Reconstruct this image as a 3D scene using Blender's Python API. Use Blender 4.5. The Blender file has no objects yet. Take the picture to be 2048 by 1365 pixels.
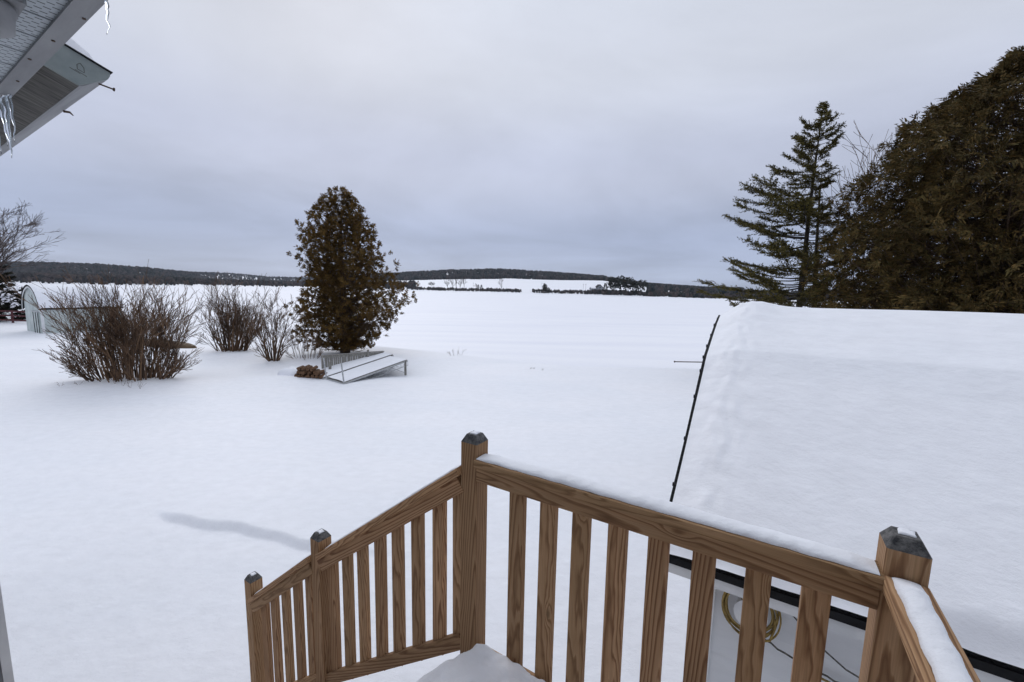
import bpy, math, random
import numpy as np
from mathutils import Vector, Matrix, Quaternion
R = math.radians
rnd = random.Random(7)
sc = bpy.context.scene
col = sc.collection

# ------------------------------------------------------------------ camera
W, H, FPX, PITCH, ROLL, CH = 2048, 1365, 825.0, R(7.15), R(1.2), 3.7
cam_d = bpy.data.cameras.new('camera'); cam = bpy.data.objects.new('camera', cam_d); col.objects.link(cam)
cam_d.sensor_width = 36; cam_d.lens = 36 * FPX / W; cam_d.clip_start = 0.02; cam_d.clip_end = 20000
_f = Vector((0, math.cos(PITCH), -math.sin(PITCH))); _u = Vector((0, math.sin(PITCH), math.cos(PITCH))); _x = Vector((1, 0, 0))
CX = _x * math.cos(ROLL) + _u * math.sin(ROLL); CU = _u * math.cos(ROLL) - _x * math.sin(ROLL)
m = Matrix((CX, CU, -_f)).transposed().to_4x4(); m.translation = (0, 0, CH); cam.matrix_world = m
sc.camera = cam

# ------------------------------------------------------------------ sky, sun, exposure
SUN_EL, SUN_AZ = R(37), R(336)
world = bpy.data.worlds.new('World'); sc.world = world; world.use_nodes = True
nt = world.node_tree; nt.nodes.clear()
def wn(t, **k):
    n = nt.nodes.new(t)
    for a, b in k.items(): setattr(n, a, b)
    return n
L = nt.links.new
out = wn('ShaderNodeOutputWorld'); bg = wn('ShaderNodeBackground'); bg.inputs[1].default_value = 0.1
sky = wn('ShaderNodeTexSky', sky_type='NISHITA', sun_disc=False, sun_elevation=SUN_EL, sun_rotation=SUN_AZ)
tc = wn('ShaderNodeTexCoord'); sep = wn('ShaderNodeSeparateXYZ'); L(tc.outputs['Generated'], sep.inputs[0])
zc = wn('ShaderNodeMath', operation='MAXIMUM'); L(sep.outputs[2], zc.inputs[0]); zc.inputs[1].default_value = 0.0
za = wn('ShaderNodeMath', operation='ADD'); L(zc.outputs[0], za.inputs[0]); za.inputs[1].default_value = 0.12
dx = wn('ShaderNodeMath', operation='DIVIDE'); L(sep.outputs[0], dx.inputs[0]); L(za.outputs[0], dx.inputs[1])
dy = wn('ShaderNodeMath', operation='DIVIDE'); L(sep.outputs[1], dy.inputs[0]); L(za.outputs[0], dy.inputs[1])
cmb = wn('ShaderNodeCombineXYZ'); L(dx.outputs[0], cmb.inputs[0]); L(dy.outputs[0], cmb.inputs[1])
nz = wn('ShaderNodeTexNoise'); nz.inputs['Scale'].default_value = 0.55; nz.inputs['Detail'].default_value = 8; nz.inputs['Roughness'].default_value = 0.55
nz.inputs['Distortion'].default_value = 0.4; L(cmb.outputs[0], nz.inputs['Vector'])
ramp = wn('ShaderNodeValToRGB'); L(zc.outputs[0], ramp.inputs[0])
cr = ramp.color_ramp; cr.interpolation = 'EASE'
CL = [(0.0, (4.3, 5.0, 6.7)), (0.10, (4.05, 4.65, 6.4)), (0.26, (5.4, 5.8, 7.2)), (0.45, (6.7, 7.05, 8.0)), (0.7, (7.6, 8.1, 9.1)), (1.0, (8.0, 8.6, 9.7))]
while len(cr.elements) < len(CL): cr.elements.new(0.5)
for el, (p, c) in zip(cr.elements, CL): el.position = p; el.color = (*[v / 10 for v in c], 1)
mr = wn('ShaderNodeMapRange'); L(nz.outputs[0], mr.inputs[0])
mr.inputs[1].default_value = 0.3; mr.inputs[2].default_value = 0.7; mr.inputs[3].default_value = 8.3; mr.inputs[4].default_value = 11.6
mul = wn('ShaderNodeVectorMath', operation='SCALE'); L(ramp.outputs[0], mul.inputs[0]); L(mr.outputs[0], mul.inputs['Scale'])
mx = wn('ShaderNodeMix', data_type='RGBA'); mx.inputs[0].default_value = 0.93
L(sky.outputs[0], mx.inputs[6]); L(mul.outputs[0], mx.inputs[7]); L(mx.outputs[2], bg.inputs[0]); L(bg.outputs[0], out.inputs[0])

sun_d = bpy.data.lights.new('sun', 'SUN'); sun_d.energy = 0.85; sun_d.angle = R(40); sun_d.color = (1.0, 0.98, 0.96)
sun = bpy.data.objects.new('sun', sun_d); col.objects.link(sun)
sun.rotation_euler = Vector((-math.sin(SUN_AZ) * math.cos(SUN_EL), -math.cos(SUN_AZ) * math.cos(SUN_EL), -math.sin(SUN_EL))).to_track_quat('-Z', 'Y').to_euler()
sc.view_settings.view_transform = 'Standard'; sc.view_settings.look = 'None'
sc.view_settings.exposure = 0.03; sc.view_settings.gamma = 1.0
sc.cycles.max_bounces = 8; sc.cycles.transparent_max_bounces = 8; sc.cycles.use_denoising = True

# ------------------------------------------------------------------ pixel rays
CP = Vector((0, 0, CH))
def ray(px, py): return (_f + CX * ((px - W / 2) / FPX) - CU * ((py - H / 2) / FPX)).normalized()
def at_z(px, py, z): d = ray(px, py); return CP + d * ((z - CH) / d.z)
def at_y(px, py, y): d = ray(px, py); return CP + d * (y / d.y)
AZ = R(-58.5); EV = Vector((math.sin(AZ), math.cos(AZ), 0)); NV = Vector((math.cos(AZ), -math.sin(AZ), 0))
HROT = math.atan2(-EV.y, -EV.x)             # house frame: local x = -EV, local y = NV
def EN(e, n, z): return EV * e + NV * n + Vector((0, 0, CH + z))      # z counted from the camera's height
def ss(a, b, x): t = np.clip((x - a) / (b - a), 0, 1); return t * t * (3 - 2 * t)

# ------------------------------------------------------------------ mesh helpers
class MB:
    def __init__(s): s.v = []; s.f = []; s.mi = []; s.cur = 0
    def add(s, vs, fs):
        k = len(s.v); s.v += [tuple(v) for v in vs]; s.f += [tuple(i + k for i in f) for f in fs]; s.mi += [s.cur] * len(fs)
    def box(s, x0, x1, y0, y1, z0, z1):
        s.add([(x, y, z) for z in (z0, z1) for y in (y0, y1) for x in (x0, x1)],
              [(0, 2, 3, 1), (4, 5, 7, 6), (0, 1, 5, 4), (2, 6, 7, 3), (0, 4, 6, 2), (1, 3, 7, 5)])
    def bbox(s, x0, x1, y0, y1, z0, z1, b):          # box with chamfered long (z) edges and ends
        def ring(z, i): return [(x0 + i, y0 + b, z), (x0 + b, y0 + i, z), (x1 - b, y0 + i, z), (x1 - i, y0 + b, z), (x1 - i, y1 - b, z), (x1 - b, y1 - i, z), (x0 + b, y1 - i, z), (x0 + i, y1 - b, z)]
        vs = ring(z0, 0) + ring(z1, 0)
        s.add(vs, [tuple(range(7, -1, -1)), tuple(range(8, 16))] + [(i, (i + 1) % 8, 8 + (i + 1) % 8, 8 + i) for i in range(8)])
    def prism(s, prof, x0, x1):                       # profile [(y,z)] counter-clockwise seen from +x, extruded along x
        k = len(prof)
        s.add([(x0, y, z) for y, z in prof] + [(x1, y, z) for y, z in prof],
              [tuple(range(k - 1, -1, -1)), tuple(range(k, 2 * k))] + [(i, (i + 1) % k, k + (i + 1) % k, k + i) for i in range(k)])
    def tube(s, pts, rads, n=5, cap=True):
        pts = [Vector(p) for p in pts]; vs = []; ref = None
        for i, p in enumerate(pts):
            d = (pts[min(i + 1, len(pts) - 1)] - pts[max(i - 1, 0)])
            d = d.normalized() if d.length > 1e-9 else Vector((0, 0, 1))
            a = d.cross(Vector((0.31, 0.95, 0.1)) if abs(d.y) < .9 else Vector((1, 0, 0))).normalized() if ref is None else (ref - d * ref.dot(d)).normalized()
            ref = a; b = d.cross(a); r = rads[i] if isinstance(rads, (list, tuple)) else rads
            vs += [p + (a * math.cos(2 * math.pi * j / n) + b * math.sin(2 * math.pi * j / n)) * r for j in range(n)]
        fs = [(i * n + j, i * n + (j + 1) % n, (i + 1) * n + (j + 1) % n, (i + 1) * n + j) for i in range(len(pts) - 1) for j in range(n)]
        if cap: fs += [tuple(range(n - 1, -1, -1)), tuple(range((len(pts) - 1) * n, len(pts) * n))]
        s.add(vs, fs)
    def kite(s, p, d, up, l, w):                      # one leaf-sized face
        sd = d.cross(up); sd = sd.normalized() * w if sd.length > 1e-6 else Vector((w, 0, 0))
        s.add([p, p + d * (l * .45) + sd, p + d * l, p + d * (l * .45) - sd], [(0, 1, 2, 3)])
    def build(s, name, mats, parent=None, smooth=False, loc=None, rot=None):
        me = bpy.data.meshes.new(name); me.from_pydata(s.v, [], s.f); me.update()
        mats = mats if isinstance(mats, (list, tuple)) else [mats]
        for mt in mats: me.materials.append(mt)
        if len(mats) > 1: me.polygons.foreach_set('material_index', s.mi)
        if smooth: me.polygons.foreach_set('use_smooth', [True] * len(me.polygons))
        return link(name, me, parent, loc, rot)
def link(name, me, parent=None, loc=None, rot=None):
    o = bpy.data.objects.new(name, me); col.objects.link(o); o.parent = parent
    if loc is not None: o.location = loc
    if rot is not None: o.rotation_euler = rot
    return o
def tag(o, label=None, cat=None, group=None, kind=None):
    if label: o['label'] = label
    if cat: o['category'] = cat
    if group: o['group'] = group
    if kind: o['kind'] = kind
    return o
def thing(name, label, cat, loc=(0, 0, 0), rz=0, group=None):
    o = bpy.data.objects.new(name, None); col.objects.link(o); o.location = loc; o.rotation_euler = (0, 0, rz)
    o.empty_display_size = 0.2
    return tag(o, label, cat, group)

# ------------------------------------------------------------------ materials
def mat(name, rough=0.7, spec=0.3, base=(.5, .5, .5)):
    mt = bpy.data.materials.new(name); mt.use_nodes = True; b = mt.node_tree.nodes['Principled BSDF']
    b.inputs['Base Color'].default_value = (*base, 1); b.inputs['Roughness'].default_value = rough; b.inputs['Specular IOR Level'].default_value = spec
    return mt, mt.node_tree, b
def N(t, ty, **k):
    n = t.nodes.new(ty)
    for a, v in k.items():
        if a in n.inputs: n.inputs[a].default_value = v
        else: setattr(n, a, v)
    return n
def noise_mat(name, c1, c2, scale=5, rough=.75, spec=.3, stretch=(1, 1, 1), bump=0.0, bscale=None, detail=6, lo=.35, hi=.65):
    mt, t, b = mat(name, rough, spec)
    tc = N(t, 'ShaderNodeTexCoord'); mp = N(t, 'ShaderNodeMapping'); mp.inputs['Scale'].default_value = stretch
    t.links.new(tc.outputs['Object'], mp.inputs[0])
    nz = N(t, 'ShaderNodeTexNoise', Scale=scale, Detail=detail, Roughness=.6); t.links.new(mp.outputs[0], nz.inputs['Vector'])
    rp = N(t, 'ShaderNodeValToRGB'); t.links.new(nz.outputs[0], rp.inputs[0])
    rp.color_ramp.elements[0].position = lo; rp.color_ramp.elements[1].position = hi
    rp.color_ramp.elements[0].color = (*c1, 1); rp.color_ramp.elements[1].color = (*c2, 1)
    t.links.new(rp.outputs[0], b.inputs['Base Color'])
    if bump:
        n2 = N(t, 'ShaderNodeTexNoise', Scale=bscale or scale * 3, Detail=4); t.links.new(mp.outputs[0], n2.inputs['Vector'])
        bp = N(t, 'ShaderNodeBump', Strength=bump, Distance=.02); t.links.new(n2.outputs[0], bp.inputs['Height']); t.links.new(bp.outputs[0], b.inputs['Normal'])
    return mt
def snow_mat(name, streak=False):
    mt, t, b = mat(name, .55, .18, (.86, .87, .91))
    tc = N(t, 'ShaderNodeTexCoord')
    n1 = N(t, 'ShaderNodeTexNoise', Scale=.35, Detail=6, Roughness=.6); n2 = N(t, 'ShaderNodeTexNoise', Scale=90, Detail=3, Roughness=.7)
    mp = N(t, 'ShaderNodeMapping'); mp.inputs['Scale'].default_value = (.10, .9, 1) if streak else (.55, 1, 1)
    mp.inputs['Rotation'].default_value = (0, 0, R(4))
    t.links.new(tc.outputs['Object'], mp.inputs[0]); t.links.new(mp.outputs[0], n1.inputs['Vector']); t.links.new(tc.outputs['Object'], n2.inputs['Vector'])
    rp = N(t, 'ShaderNodeValToRGB'); t.links.new(n1.outputs[0], rp.inputs[0])
    rp.color_ramp.elements[0].position = .25; rp.color_ramp.elements[1].position = .6
    rp.color_ramp.elements[0].color = (.80, .81, .875, 1) if streak else (.82, .84, .89, 1); rp.color_ramp.elements[1].color = (.88, .885, .925, 1)
    t.links.new(rp.outputs[0], b.inputs['Base Color'])
    b1 = N(t, 'ShaderNodeBump', Strength=.35 if streak else .25, Distance=.12); t.links.new(n1.outputs[0], b1.inputs['Height'])
    n3 = N(t, 'ShaderNodeTexNoise', Scale=5.0, Detail=7, Roughness=.62); mp3 = N(t, 'ShaderNodeMapping'); mp3.inputs['Scale'].default_value = (.8, 1.25, 1); t.links.new(tc.outputs['Object'], mp3.inputs[0]); t.links.new(mp3.outputs[0], n3.inputs['Vector'])
    b3 = N(t, 'ShaderNodeBump', Strength=.5, Distance=.035); t.links.new(n3.outputs[0], b3.inputs['Height']); t.links.new(b1.outputs[0], b3.inputs['Normal']); b1 = b3
    m3 = N(t, 'ShaderNodeMapRange'); t.links.new(n3.outputs[0], m3.inputs[0])
    for i_, v_ in ((1, .3), (2, .7), (3, .955), (4, 1.03)): m3.inputs[i_].default_value = v_
    sc_ = N(t, 'ShaderNodeVectorMath', operation='SCALE'); t.links.new(rp.outputs[0], sc_.inputs[0]); t.links.new(m3.outputs[0], sc_.inputs['Scale']); t.links.new(sc_.outputs[0], b.inputs['Base Color'])  # relief shading put into the colour: tone follows the bump noise
    b2 = N(t, 'ShaderNodeBump', Strength=.2, Distance=.008); t.links.new(n2.outputs[0], b2.inputs['Height']); t.links.new(b1.outputs[0], b2.inputs['Normal'])
    t.links.new(b2.outputs[0], b.inputs['Normal'])
    return mt
def island_mat(name, cols, rough=.8, spec=.15, trans=0.0):
    """foliage: one colour per leaf clump"""
    mt, t, b = mat(name, rough, spec)
    g = N(t, 'ShaderNodeNewGeometry'); rp = N(t, 'ShaderNodeValToRGB'); t.links.new(g.outputs['Random Per Island'], rp.inputs[0])
    while len(rp.color_ramp.elements) < len(cols): rp.color_ramp.elements.new(.5)
    for i, (el, c) in enumerate(zip(rp.color_ramp.elements, cols)): el.position = i / (len(cols) - 1); el.color = (*c, 1)
    tc = N(t, 'ShaderNodeTexCoord'); nz = N(t, 'ShaderNodeTexNoise', Scale=.9, Detail=3); t.links.new(tc.outputs['Object'], nz.inputs['Vector'])
    mr = N(t, 'ShaderNodeMapRange'); t.links.new(nz.outputs[0], mr.inputs[0])
    for i, v in ((1, .3), (2, .7), (3, .6), (4, 1.35)): mr.inputs[i].default_value = v
    sc_ = N(t, 'ShaderNodeVectorMath', operation='SCALE'); t.links.new(rp.outputs[0], sc_.inputs[0]); t.links.new(mr.outputs[0], sc_.inputs['Scale'])
    t.links.new(sc_.outputs[0], b.inputs['Base Color'])
    return mt
def wood_mat():
    """sawn softwood: growth rings about an axis a little off the board's length (local z)"""
    mt, t, b = mat('treated_wood', .75, .2); lk = t.links.new
    tc = N(t, 'ShaderNodeTexCoord'); oi = N(t, 'ShaderNodeObjectInfo')
    def mth(op, a, bb=None):
        n = N(t, 'ShaderNodeMath', operation=op)
        for i, q in enumerate((a, bb)):
            if q is None: continue
            if isinstance(q, (int, float)): n.inputs[i].default_value = q
            else: lk(q, n.inputs[i])
        return n.outputs[0]
    sp = N(t, 'ShaderNodeSeparateXYZ'); lk(tc.outputs['Object'], sp.inputs[0])
    rd = oi.outputs['Random']
    r2 = mth('FRACT', mth('MULTIPLY', rd, 17.31)); r3 = mth('FRACT', mth('MULTIPLY', rd, 71.7))
    ofs = N(t, 'ShaderNodeCombineXYZ'); lk(mth('MULTIPLY', rd, 13.0), ofs.inputs[0]); lk(mth('MULTIPLY', r2, 9.0), ofs.inputs[1]); lk(mth('MULTIPLY', r3, 31.0), ofs.inputs[2])
    pv = N(t, 'ShaderNodeVectorMath', operation='ADD'); lk(tc.outputs['Object'], pv.inputs[0]); lk(ofs.outputs[0], pv.inputs[1])
    mp = N(t, 'ShaderNodeMapping'); mp.inputs['Scale'].default_value = (14, 14, 2.2); lk(pv.outputs[0], mp.inputs[0])
    nz = N(t, 'ShaderNodeTexNoise', Scale=1.0, Detail=3, Roughness=.5); lk(mp.outputs[0], nz.inputs['Vector'])
    tilt = mth('MULTIPLY', sp.outputs[2], mth('MULTIPLY', mth('SUBTRACT', r2, .5), .12))
    wob = mth('MULTIPLY', mth('SUBTRACT', nz.outputs[0], .5), .05)
    xx = mth('ADD', mth('ADD', sp.outputs[0], tilt), mth('ADD', wob, mth('MULTIPLY', mth('SUBTRACT', r3, .5), .05)))
    yy = mth('ADD', mth('ADD', sp.outputs[1], mth('ADD', wob, mth('MULTIPLY', sp.outputs[2], .03))), mth('ADD', .025, mth('MULTIPLY', r3, .05)))
    rr = mth('SQRT', mth('ADD', mth('MULTIPLY', xx, xx), mth('MULTIPLY', yy, yy)))
    mp3 = N(t, 'ShaderNodeMapping'); mp3.inputs['Scale'].default_value = (6, 6, 1.9); lk(pv.outputs[0], mp3.inputs[0])
    vo = N(t, 'ShaderNodeTexVoronoi', Scale=1.0); lk(mp3.outputs[0], vo.inputs['Vector'])
    kn = N(t, 'ShaderNodeMapRange'); lk(vo.outputs['Distance'], kn.inputs[0]); kn.interpolation_type = 'SMOOTHSTEP'
    for i_, v_ in ((1, .02), (2, .17), (3, 1.0), (4, 0.0)): kn.inputs[i_].default_value = v_
    rr = mth('ADD', rr, mth('MULTIPLY', kn.outputs[0], .02))
    kd = N(t, 'ShaderNodeMapRange'); lk(vo.outputs['Distance'], kd.inputs[0])
    for i_, v_ in ((1, .03), (2, .07), (3, .42), (4, 1.0)): kd.inputs[i_].default_value = v_
    ring = mth('FRACT', mth('MULTIPLY', rr, 88.0))
    rp = N(t, 'ShaderNodeValToRGB'); lk(ring, rp.inputs[0])
    E_ = rp.color_ramp.elements; E_[0].position = 0; E_[0].color = (.45, .275, .155, 1); E_[1].position = 1; E_[1].color = (.47, .29, .165, 1)
    for p, c in ((.45, (.40, .235, .125)), (.76, (.185, .09, .045)), (.9, (.29, .155, .08))): e = E_.new(p); e.color = (*c, 1)
    mp2 = N(t, 'ShaderNodeMapping'); mp2.inputs['Scale'].default_value = (260, 260, 6); lk(pv.outputs[0], mp2.inputs[0])
    n2 = N(t, 'ShaderNodeTexNoise', Scale=1.0, Detail=3); lk(mp2.outputs[0], n2.inputs['Vector'])
    n3 = N(t, 'ShaderNodeTexNoise', Scale=2.2, Detail=3); lk(pv.outputs[0], n3.inputs['Vector'])
    f = mth('MULTIPLY', mth('ADD', .6, mth('MULTIPLY', n2.outputs[0], .8)), mth('ADD', .56, mth('ADD', mth('MULTIPLY', n3.outputs[0], .45), mth('MULTIPLY', r2, .42))))
    f = mth('MULTIPLY', f, kd.outputs[0])
    sc_ = N(t, 'ShaderNodeVectorMath', operation='SCALE'); lk(rp.outputs[0], sc_.inputs[0]); lk(f, sc_.inputs['Scale'])
    # grey-green weathering varies from board to board
    hs = N(t, 'ShaderNodeMix', data_type='RGBA'); lk(mth('MULTIPLY', r3, .38), hs.inputs[0]); lk(sc_.outputs[0], hs.inputs[6]); hs.inputs[7].default_value = (.25, .17, .085, 1)
    lk(hs.outputs[2], b.inputs['Base Color'])
    bp = N(t, 'ShaderNodeBump', Strength=.35, Distance=.002); lk(mth('ADD', ring, n2.outputs[0]), bp.inputs['Height']); lk(bp.outputs[0], b.inputs['Normal'])
    return mt
M = {}
M['snow'] = snow_mat('snow'); M['lake'] = snow_mat('lake_snow', True)
M['wood'] = wood_mat()
M['endgrain'] = noise_mat('weathered_end_grain', (.045, .045, .048), (.17, .165, .16), 45, .85, bump=.4, stretch=(1, 1, 1))
M['white_paint'] = noise_mat('white_paint', (.60, .61, .62), (.78, .78, .78), 3, .6, stretch=(1, 1, 1), bump=.1, bscale=20)
M['siding'] = noise_mat('painted_siding', (.62, .63, .65), (.76, .77, .78), 2, .55, stretch=(.4, 1, 1), bump=.08, bscale=25)
M['shed_paint'] = noise_mat('shed_paint', (.40, .45, .44), (.55, .59, .57), 1.5, .6, bump=.1)
M['black'] = noise_mat('black_metal', (.008, .008, .009), (.018, .018, .02), 10, .7, .15)
M['shingle'] = noise_mat('dark_shingle', (.015, .015, .017), (.05, .05, .055), 30, .9, bump=.5)
M['soffit'] = None
M['house_grey'] = noise_mat('grey_house_siding', (.60, .61, .62), (.72, .73, .74), 2, .6, stretch=(.4, 1, 1), bump=.08, bscale=25)
M['eave_board'] = noise_mat('grey_eave_board', (.20, .205, .215), (.31, .315, .325), 4, .6, stretch=(.3, 1.5, 1), bump=.15)
M['green_board'] = noise_mat('pale_green_board', (.20, .235, .235), (.29, .325, .32), 5, .6, stretch=(.5, 1, 1), bump=.15)
M['plywood'] = noise_mat('weathered_plywood', (.035, .034, .031), (.19, .182, .168), 7, .85, stretch=(9, .7, 1), bump=.2, lo=.3, hi=.7)
M['rust'] = noise_mat('rusty_steel', (.05, .03, .02), (.12, .08, .06), 40, .7)
M['galv'] = noise_mat('galvanised_metal', (.30, .31, .32), (.48, .49, .50), 12, .45, .5)
M['grey_wood'] = noise_mat('weathered_grey_wood', (.14, .13, .12), (.34, .33, .30), 6, .85, stretch=(6, 6, .8), bump=.25)
M['bark_brown'] = noise_mat('brown_bark', (.045, .028, .018), (.11, .072, .048), 14, .9, stretch=(3, 3, .6), bump=.5)
M['bark_dark'] = noise_mat('dark_bark', (.028, .024, .020), (.075, .064, .052), 14, .9, stretch=(3, 3, .6), bump=.5)
M['twig'] = island_mat('twig_bark', [(.055, .036, .026), (.11, .07, .048), (.19, .115, .065), (.09, .064, .05)])
M['twig_far'] = island_mat('grey_twig', [(.05, .04, .04), (.09, .07, .065), (.12, .10, .09)])
M['birch'] = noise_mat('pale_bark', (.10, .085, .08), (.42, .38, .36), 9, .8, stretch=(1, 1, 2.5), lo=.35, hi=.5)
M['cedar'] = island_mat('cedar_spray', [(.05, .034, .012), (.11, .064, .018), (.18, .096, .026), (.085, .062, .018), (.14, .082, .025)])
M['cedar2'] = island_mat('old_cedar_spray', [(.05, .037, .014), (.10, .068, .023), (.155, .095, .032), (.085, .07, .025), (.068, .05, .019)])
M['spruce'] = island_mat('spruce_needles', [(.034, .031, .012), (.085, .075, .021), (.16, .125, .032), (.06, .054, .017)])
M['spruce_left'] = island_mat('dark_spruce', [(.010, .013, .010), (.022, .027, .016), (.035, .026, .018)])  # near-black green and brown needles, also on the far evergreens
M['wood_far'] = island_mat('distant_wood', [(.012, .020, .024), (.022, .030, .030), (.045, .040, .042), (.070, .058, .056), (.018, .026, .028)])
M['wood_brown'] = island_mat('distant_bare_wood', [(.050, .040, .040), (.085, .066, .060), (.03, .028, .03), (.015, .022, .022), (.065, .05, .048)])
M['red_paint'] = noise_mat('red_brown_paint', (.06, .016, .020), (.11, .032, .034), 8, .7)
M['log'] = noise_mat('split_log', (.05, .028, .016), (.20, .11, .06), 9, .85, stretch=(3, 3, 1), bump=.5)
M['cord_yellow'] = noise_mat('yellow_cord', (.17, .11, .03), (.36, .25, .075), 30, .6)
M['cable'] = noise_mat('grey_cable', (.05, .048, .045), (.16, .15, .13), 45, .7)
M['house_far'] = noise_mat('grey_house_wall', (.30, .32, .36), (.45, .47, .50), 1, .7)
M['glass'] = mat('window_glass', .08, .5, (.04, .05, .06))[0]
M['boat'] = noise_mat('brown_boat_hull', (.075, .048, .026), (.15, .10, .055), 3, .6, stretch=(.3, 3, 3))
ice, ti, bi = mat('ice', .06, .5, (.86, .91, .95)); bi.inputs['Transmission Weight'].default_value = .92; bi.inputs['IOR'].default_value = 1.31; M['ice'] = ice
def soffit_mat():
    mt, t, b = mat('vented_soffit', .5, .3); lk = t.links.new
    tc = N(t, 'ShaderNodeTexCoord'); sp = N(t, 'ShaderNodeSeparateXYZ'); lk(tc.outputs['Object'], sp.inputs[0])
    def mth(op, a, bb=None):
        n = N(t, 'ShaderNodeMath', operation=op)
        for i, q in enumerate((a, bb)):
            if q is None: continue
            if isinstance(q, (int, float)): n.inputs[i].default_value = q
            else: lk(q, n.inputs[i])
        return n.outputs[0]
    row = mth('FLOOR', mth('MULTIPLY', sp.outputs[0], 40.0))
    fx = mth('FRACT', mth('MULTIPLY', sp.outputs[0], 40.0))
    fy = mth('FRACT', mth('ADD', mth('MULTIPLY', sp.outputs[1], 26.0), mth('MULTIPLY', row, .5)))
    hole = mth('MULTIPLY', mth('LESS_THAN', mth('ABSOLUTE', mth('SUBTRACT', fx, .5)), .14), mth('LESS_THAN', mth('ABSOLUTE', mth('SUBTRACT', fy, .5)), .27))
    mxn = N(t, 'ShaderNodeMix', data_type='RGBA'); lk(hole, mxn.inputs[0]); mxn.inputs[6].default_value = (.42, .46, .49, 1); mxn.inputs[7].default_value = (.05, .055, .06, 1)
    lk(mxn.outputs[2], b.inputs['Base Color'])
    return mt
M['soffit'] = soffit_mat()

# ------------------------------------------------------------------ terrain
LAKE_Z = -2.2
SHX = [-80, -50, -40, -25, -16, -9.5, -4, 0, 3, 10, 40, 90]; SHY = [70, 56, 50, 36, 28.5, 27, 24.5, 22, 20.5, 20.5, 24, 30]
FT = [-4, -1.24, -.94, -.7, -.47, -.2, .09, .45, .8, 1.24, 4]; FD = [900, 600, 620, 800, 1050, 760, 650, 487, 470, 450, 700]
# per direction t = x / y, heights in photo pixels above the horizon
def px2t(p): return (p - 1024) / 825.0
SKP = [px2t(p) for p in (-400, 0, 100, 200, 300, 380, 460, 540, 600, 700, 830, 900, 990, 1100, 1200, 1250, 1290, 1400, 1600, 2048, 2600)]
SKH = [30, 27, 28, 27, 22, 17, 18, 12, 12, 16, 26, 31, 35, 31, 25, 16, 11, 6, 6, 8, 10]
SKD = [1500, 1500, 1500, 1500, 1500, 1900, 3000, 3000, 3000, 2400, 1700, 1700, 1700, 1700, 1600, 1500, 1400, 1300, 1300, 1300, 1300]
FLH = [4, 4, 4, 4, 3, 3, 2, 2, 2, 8, 14, 17, 21, 20, 21, 15, 10, 3, 2, 2, 2]       # top of the open fields
_rg = np.random.default_rng(3)
def vnoise(x, y, seed=0):
    s = 0.0
    r = np.random.default_rng(seed)
    for k in range(7):
        a = r.uniform(0, 6.28); fr = r.uniform(.6, 1.8); ph = r.uniform(0, 6.28)
        s = s + np.sin((x * math.cos(a) + y * math.sin(a)) * fr + ph + 0.6 * np.sin((x * math.sin(a) - y * math.cos(a)) * fr * .7 + ph * 2))
    return s / 7
_pc0, _pc1 = at_z(322, 1028, 0), at_z(640, 1092, 0)
def zg(x, y):
    x = np.asarray(x, float); y = np.asarray(y, float)
    ys = np.interp(x, SHX, SHY)
    z = -0.35 * ss(8, 27, y) + .05 * vnoise(x * .35, y * .5, 1) + .018 * vnoise(x * 1.1, y * 2.0, 2)
    z = z + .30 * np.exp(-(((x + 4.2) / 2.6) ** 2 + ((y - 22.3) / 1.5) ** 2)) + .12 * np.exp(-(((x - .6) / 2.5) ** 2 + ((y - 20.5) / 1.2) ** 2))
    z = z - .16 * np.exp(-(((x + 4.7) / 1.6) ** 2 + ((y - 18.8) / 1.1) ** 2)) + .18 * np.exp(-(((x + 9.6) / 1.6) ** 2 + ((y - 16.2) / 1.0) ** 2))
    z = z + .22 * np.exp(-(((x + 13.6) / 3.2) ** 2 + ((y - 14.6) / 1.4) ** 2)) + .2 * np.exp(-(((x + 14.5) / 3.) ** 2 + ((y - 22.3) / 1.2) ** 2))
    z = z + .10 * np.exp(-(((x + 10.6) / 2.2) ** 2 + ((y - 13.0) / .5) ** 2))
    # a low wind-cut lip in the yard snow
    ax, ay, bx_, by_ = _pc0.x, _pc0.y, _pc1.x, _pc1.y
    ll = math.hypot(bx_ - ax, by_ - ay); ux, uy = (bx_ - ax) / ll, (by_ - ay) / ll
    s_ = (x - ax) * ux + (y - ay) * uy; d_ = -(x - ax) * uy + (y - ay) * ux + .08 * np.sin(s_ * .9) + .05 * np.sin(s_ * 2.7) + .02 * np.sin(s_ * 7.3)
    z = z + .10 * ss(-.06, .03, d_) * np.exp(-np.maximum(d_, 0) / 1.8) * ss(-.3, .5, s_) * (1 - ss(ll - .2, ll + 1.5, s_))
    z = z * (1 - ss(0, 5, y - ys)) + (LAKE_Z - 1.2) * ss(.5, 8, y - ys)
    # far shore, fields and wooded hills
    t = x / np.maximum(y, 1.0); fd = np.interp(t, FT, FD)
    fh = np.interp(t, SKP, FLH); sh = np.interp(t, SKP, SKH); sd = np.interp(t, SKP, SKD); md = fd + .5 * (sd - fd)
    zf = LAKE_Z - 1.2 + 2.4 * ss(-6, 25, y - fd)
    k1 = np.clip((y - fd) / np.maximum(md - fd, 1), 0, 1); zf = zf + (CH + fh * md / 825 - (LAKE_Z + 1.2)) * k1 ** .85 * (y > fd)
    k2 = np.clip((y - md) / np.maximum(sd - md, 1), 0, 1); zf = zf + ((sh * sd - fh * md) / 825) * (k2 * k2 * (3 - 2 * k2))
    zf = zf - .02 * np.maximum(y - sd, 0)
    front = (y > 150)
    return np.where(front, zf, np.where(y < -20, 0 + .05 * vnoise(x * .35, y * .5, 1), z))
def gz(x, y): return float(zg(x, y))
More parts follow.
